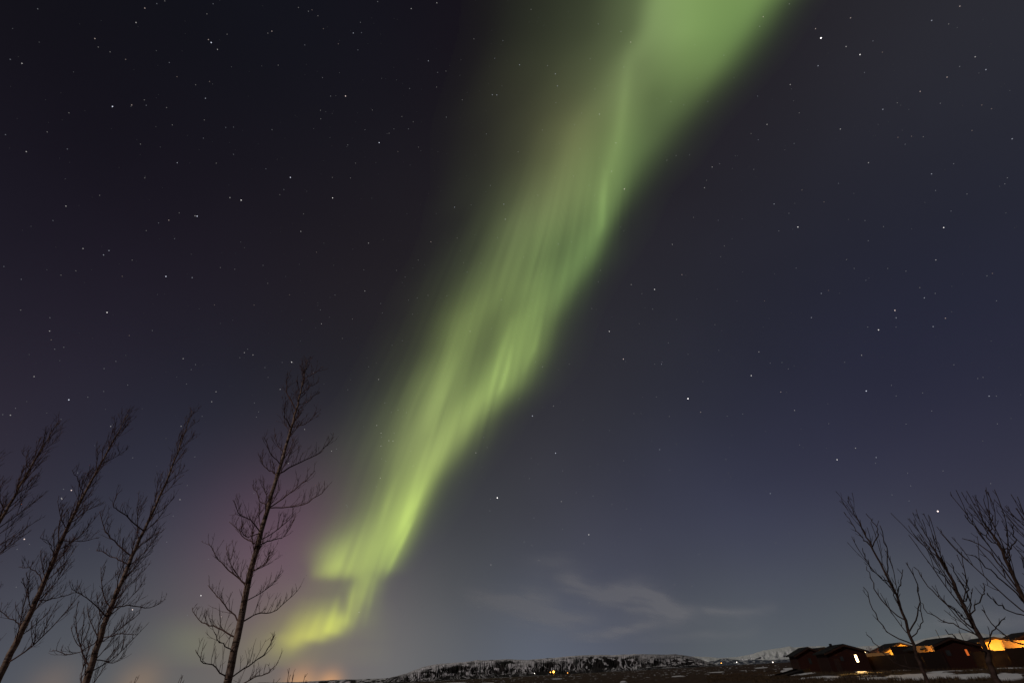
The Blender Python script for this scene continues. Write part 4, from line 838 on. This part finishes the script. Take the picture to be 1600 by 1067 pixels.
# ground-standing garden lamps behind the dark fences: they light the gables
def garden_lamp(label, loc, energy, group='garden lamps between the cabins'):
    root = empty('garden_lamp', loc); tag(root, label, 'lamp', group)
    v, f = [], []; box(v, f, -.03, .03, -.03, .03, -.2, .62); box(v, f, -.09, .09, -.09, .09, .80, .84); mesh_obj('post', v, f, M_metal, root)
    mesh_obj('lamp_shade', [(x.x * .08, x.y * .08, x.z * .09 + .71) for x in iv], if_, E_porch, root)
    lamp_light('lamp_glow', (0, 0, 1.05), energy, WARM, root)
def front(root, x, dy): return local_to_world(root, x, -dy, 0)
garden_lamp('garden lamp in front of the orange lit gable, hidden by the dark fence', front(Ec, -.6, 3.2), 1900)
garden_lamp('garden lamp to the right of the orange lit gable, hidden by the dark fence', front(Ec, 4.6, 3.4), 1200)
garden_lamp('garden lamp before the half hidden cabin', front(Cc, -.4, 2.8), 1800)
garden_lamp('garden lamp before the cabin farther back between the left cabins', front(Gc, 0, 3.0), 600)

def fence(label, p0, p1, top0, top1, mat, zb=-.3, board=.14, gap=.012, group=None, name='wooden_fence', rails=True, post_every=2.2):
    """upright board fence between two ground points"""
    p0 = Vector((p0[0], p0[1], 0)); p1 = Vector((p1[0], p1[1], 0)); d = p1 - p0; ln = d.length; rz = math.atan2(d.y, d.x)
    root = empty(name, p0, rz); tag(root, label, 'fence', group)
    v, f = [], []; n = int(ln / (board + gap))
    for i in range(n):
        x = i * (board + gap); tp = top0 + (top1 - top0) * i / max(n - 1, 1) + random.uniform(-.015, .015); box(v, f, x, x + board, -.012, .012, zb, tp)
    mesh_obj('boards', v, f, mat, root)
    v, f = [], []
    for zt in (.35, .8):
        t0_, t1_ = top0 * zt, top1 * zt; n0 = len(v)
        v += [(0, .013, t0_ - .05), (ln, .013, t1_ - .05), (ln, .06, t1_ - .05), (0, .06, t0_ - .05), (0, .013, t0_ + .05), (ln, .013, t1_ + .05), (ln, .06, t1_ + .05), (0, .06, t0_ + .05)]
        f += [tuple(n0 + i for i in q) for q in ((0, 3, 2, 1), (4, 5, 6, 7), (0, 1, 5, 4), (1, 2, 6, 5), (2, 3, 7, 6), (3, 0, 4, 7))]
    mesh_obj('rail', v, f, mat, root)
    m = max(2, int(ln / post_every) + 1)
    for i in range(m):
        x = ln * i / (m - 1); tp = top0 + (top1 - top0) * i / (m - 1); boxo('post', (x - .05, x + .05, .061, .161, zb, tp + .05), mat, root)
    return root
def gp(px, D):    # a ground point in the direction of photo column px near the horizon
    p = at(px, 1030 - .052 * (px - 1300), D); return (p.x, p.y)
def top(px, py, D): return at(px, py, D).z
fence('long dark board fence running from the bright window cabin behind the first young tree', gp(1351, 108), gp(1472, 91), top(1351, 1026, 108), top(1472, 1016.2, 91), M_fencedk)
fence('dark board fence in front of the orange lit gable', gp(1516, 98), gp(1580, 96), top(1516, 1018.5, 98), top(1580, 1014.5, 96), M_fencedk)
fence('dark tall board fence at the right edge below the pale fence', gp(1571, 92), gp(1660, 86), top(1571, 1012.5, 92), top(1660, 1008, 86), M_fencedk)
fence('dark screen in front of the half hidden cabin', gp(1397, 119), gp(1434, 115), top(1397, 1009, 119), top(1434, 1008, 115), M_fencedk)
fence('pale board fence lit orange between the half hidden cabin and the dark one', gp(1433, 99), gp(1461, 95.5), top(1433, 1008.5, 99), top(1461, 1008, 95.5), M_fencelt)
fence('short pale board fence lit orange right beside the dark cabin with the dim red window', gp(1513, 101), gp(1533, 100), top(1513, 1004.5, 101), top(1533, 1003.5, 100), M_fencelt)
garden_lamp('garden lamp before the short pale fence beside the dark cabin', (gp(1523, 98.9)[0], gp(1523, 98.9)[1], 0), 330)
fence('pale board fence glowing orange at the right edge', gp(1573, 106), gp(1650, 100), top(1573, 1001, 106), top(1650, 997, 100), M_fencelt)
fence('low lit terrace railing right of the bright window cabin', gp(1350, 112), gp(1392, 110), top(1350, 1020.5, 112), top(1392, 1018.5, 110), M_fencelt)
garden_lamp('garden lamp before the pale fence at the right edge', (gp(1592, 101)[0], gp(1592, 101)[1], 0), 2600)
garden_lamp('garden lamp before the pale fence left of the dark cabin', (gp(1446, 94.9)[0], gp(1446, 94.9)[1], 0), 330)
# dark sloping ramp with raised edges by the left cabin
def wedge():
    a = gp(1224, 92); b = gp(1262, 115); root = empty('dark_wedge', (a[0], a[1], 0), math.atan2(b[1] - a[1], b[0] - a[0])); tag(root, 'dark ramp rising to the small left cabin over the snow', 'wedge')
    ln = math.hypot(b[0] - a[0], b[1] - a[1])
    v = [(0, 0, -.05), (ln, 0, -.05), (ln, 2.2, -.05), (0, 2.2, -.05), (0, 0, .04), (ln, 0, .55), (ln, 2.2, .55), (0, 2.2, .04)]  # dark sloped slab over the snow, a plain wedge in shape
    mesh_obj('wedge_slab', v, [(0, 3, 2, 1), (4, 5, 6, 7), (0, 1, 5, 4), (1, 2, 6, 5), (2, 3, 7, 6), (3, 0, 4, 7)], M_fencedk, root)
    for y in (.05, 2.1):
        v, f = [], []
        n0 = 0; v = [(0, y, .05), (ln, y, .56), (ln, y + .06, .56), (0, y + .06, .05), (0, y, .22), (ln, y, .76), (ln, y + .06, .76), (0, y + .06, .22)]
        mesh_obj('wedge_edge', v, [(0, 3, 2, 1), (4, 5, 6, 7), (0, 1, 5, 4), (1, 2, 6, 5), (2, 3, 7, 6), (3, 0, 4, 7)], M_fencedk, root)
wedge()

# distant reddish bushes lit between the cabins
def shrub(label, px, py_top, D, seed, n=16, spread=.5):
    random.seed(seed); g = gp(px, D); org = Vector((g[0], g[1], 0)); root = empty('bare_shrub', org); tag(root, label, 'shrub', 'bare shrubs between the cabins')
    hh = top(px, py_top, D); B = Tubes()
    for k in range(n):
        d = Vector((random.uniform(-spread, spread), random.uniform(-spread, spread), 1)); q = grow(org + Vector((random.uniform(-.4, .4), random.uniform(-.4, .4), -.1)), d, hh * random.uniform(.7, 1.05), 8, .2, .08)
        B.add(q, taper(.03, .010, 9), 4); twigs_on(B, q, .02, .25, .6, .8, sub=1, start=.3, rt=.011)
    B.build('stems', M_twig, root, org)
shrub('reddish bare shrub lit from below right of the bright window cabin', 1362, 1008, 116, 301)
shrub('bare shrub behind the terrace railing, left of the half hidden cabin', 1374, 1006, 122, 302)
shrub('bare shrub between the half hidden cabin and the dark cabin', 1432, 1000, 121, 303, 14, .35)
shrub('bare shrub right of the orange lit gable', 1583, 990, 112, 304, 18)
shrub('bare shrub in the gap between the dark cabin and the orange gable', 1512, 999, 112, 305, 10, .3)

# ------------------------------------------------------------------ far lights on the plain
def far_lamp(label, px, py, D, r, mat, group='far lights on the plain', energy=0, col=WARM):
    p = at(px, py, D); root = empty('distant_lamp', (p.x, p.y, 0)); tag(root, label, 'lamp', group)
    z = max(p.z, 2.5); v, f = [], []; box(v, f, -.12, .12, -.12, .12, -1.5, z - r * .6); box(v, f, -.5, .5, -.15, .15, z - r * .6, z - r * .5); mesh_obj('post', v, f, M_metal, root)
    mesh_obj('lamp_head', [(x.x * r, x.y * r, x.z * r + z) for x in iv], if_, mat, root)
    if energy: lamp_light('lamp_glow', (0, -2.5, z + .5), energy, col, root, 1.0)
far_lamp('brightest orange lamp at the foot of the snowy hill', 865, 1049, 1150, 2.1, mat_emit('strong_orange_lamp_glow', (1, .36, .05), 9.0, light=False), energy=30000)
far_lamp('smaller orange lamp touching the brightest one on its left', 860, 1049.6, 1160, .95, E_orange)
far_lamp('white lamp left of the brightest orange lamp', 835, 1051.4, 1300, .7, E_white)
far_lamp('orange lamp right of the brightest one below the hill', 887, 1050.6, 1250, .75, E_orange)
far_lamp('orange lamp at the right end of the snowy hill', 1127, 1035.4, 1250, .9, E_orange)
far_lamp('white lamp below the dark blue foothills', 1151, 1034, 1350, .8, E_white)
far_lamp('white lamp on the plain just left of the small dark cabin', 1207.5, 1034, 1200, .85, E_white)
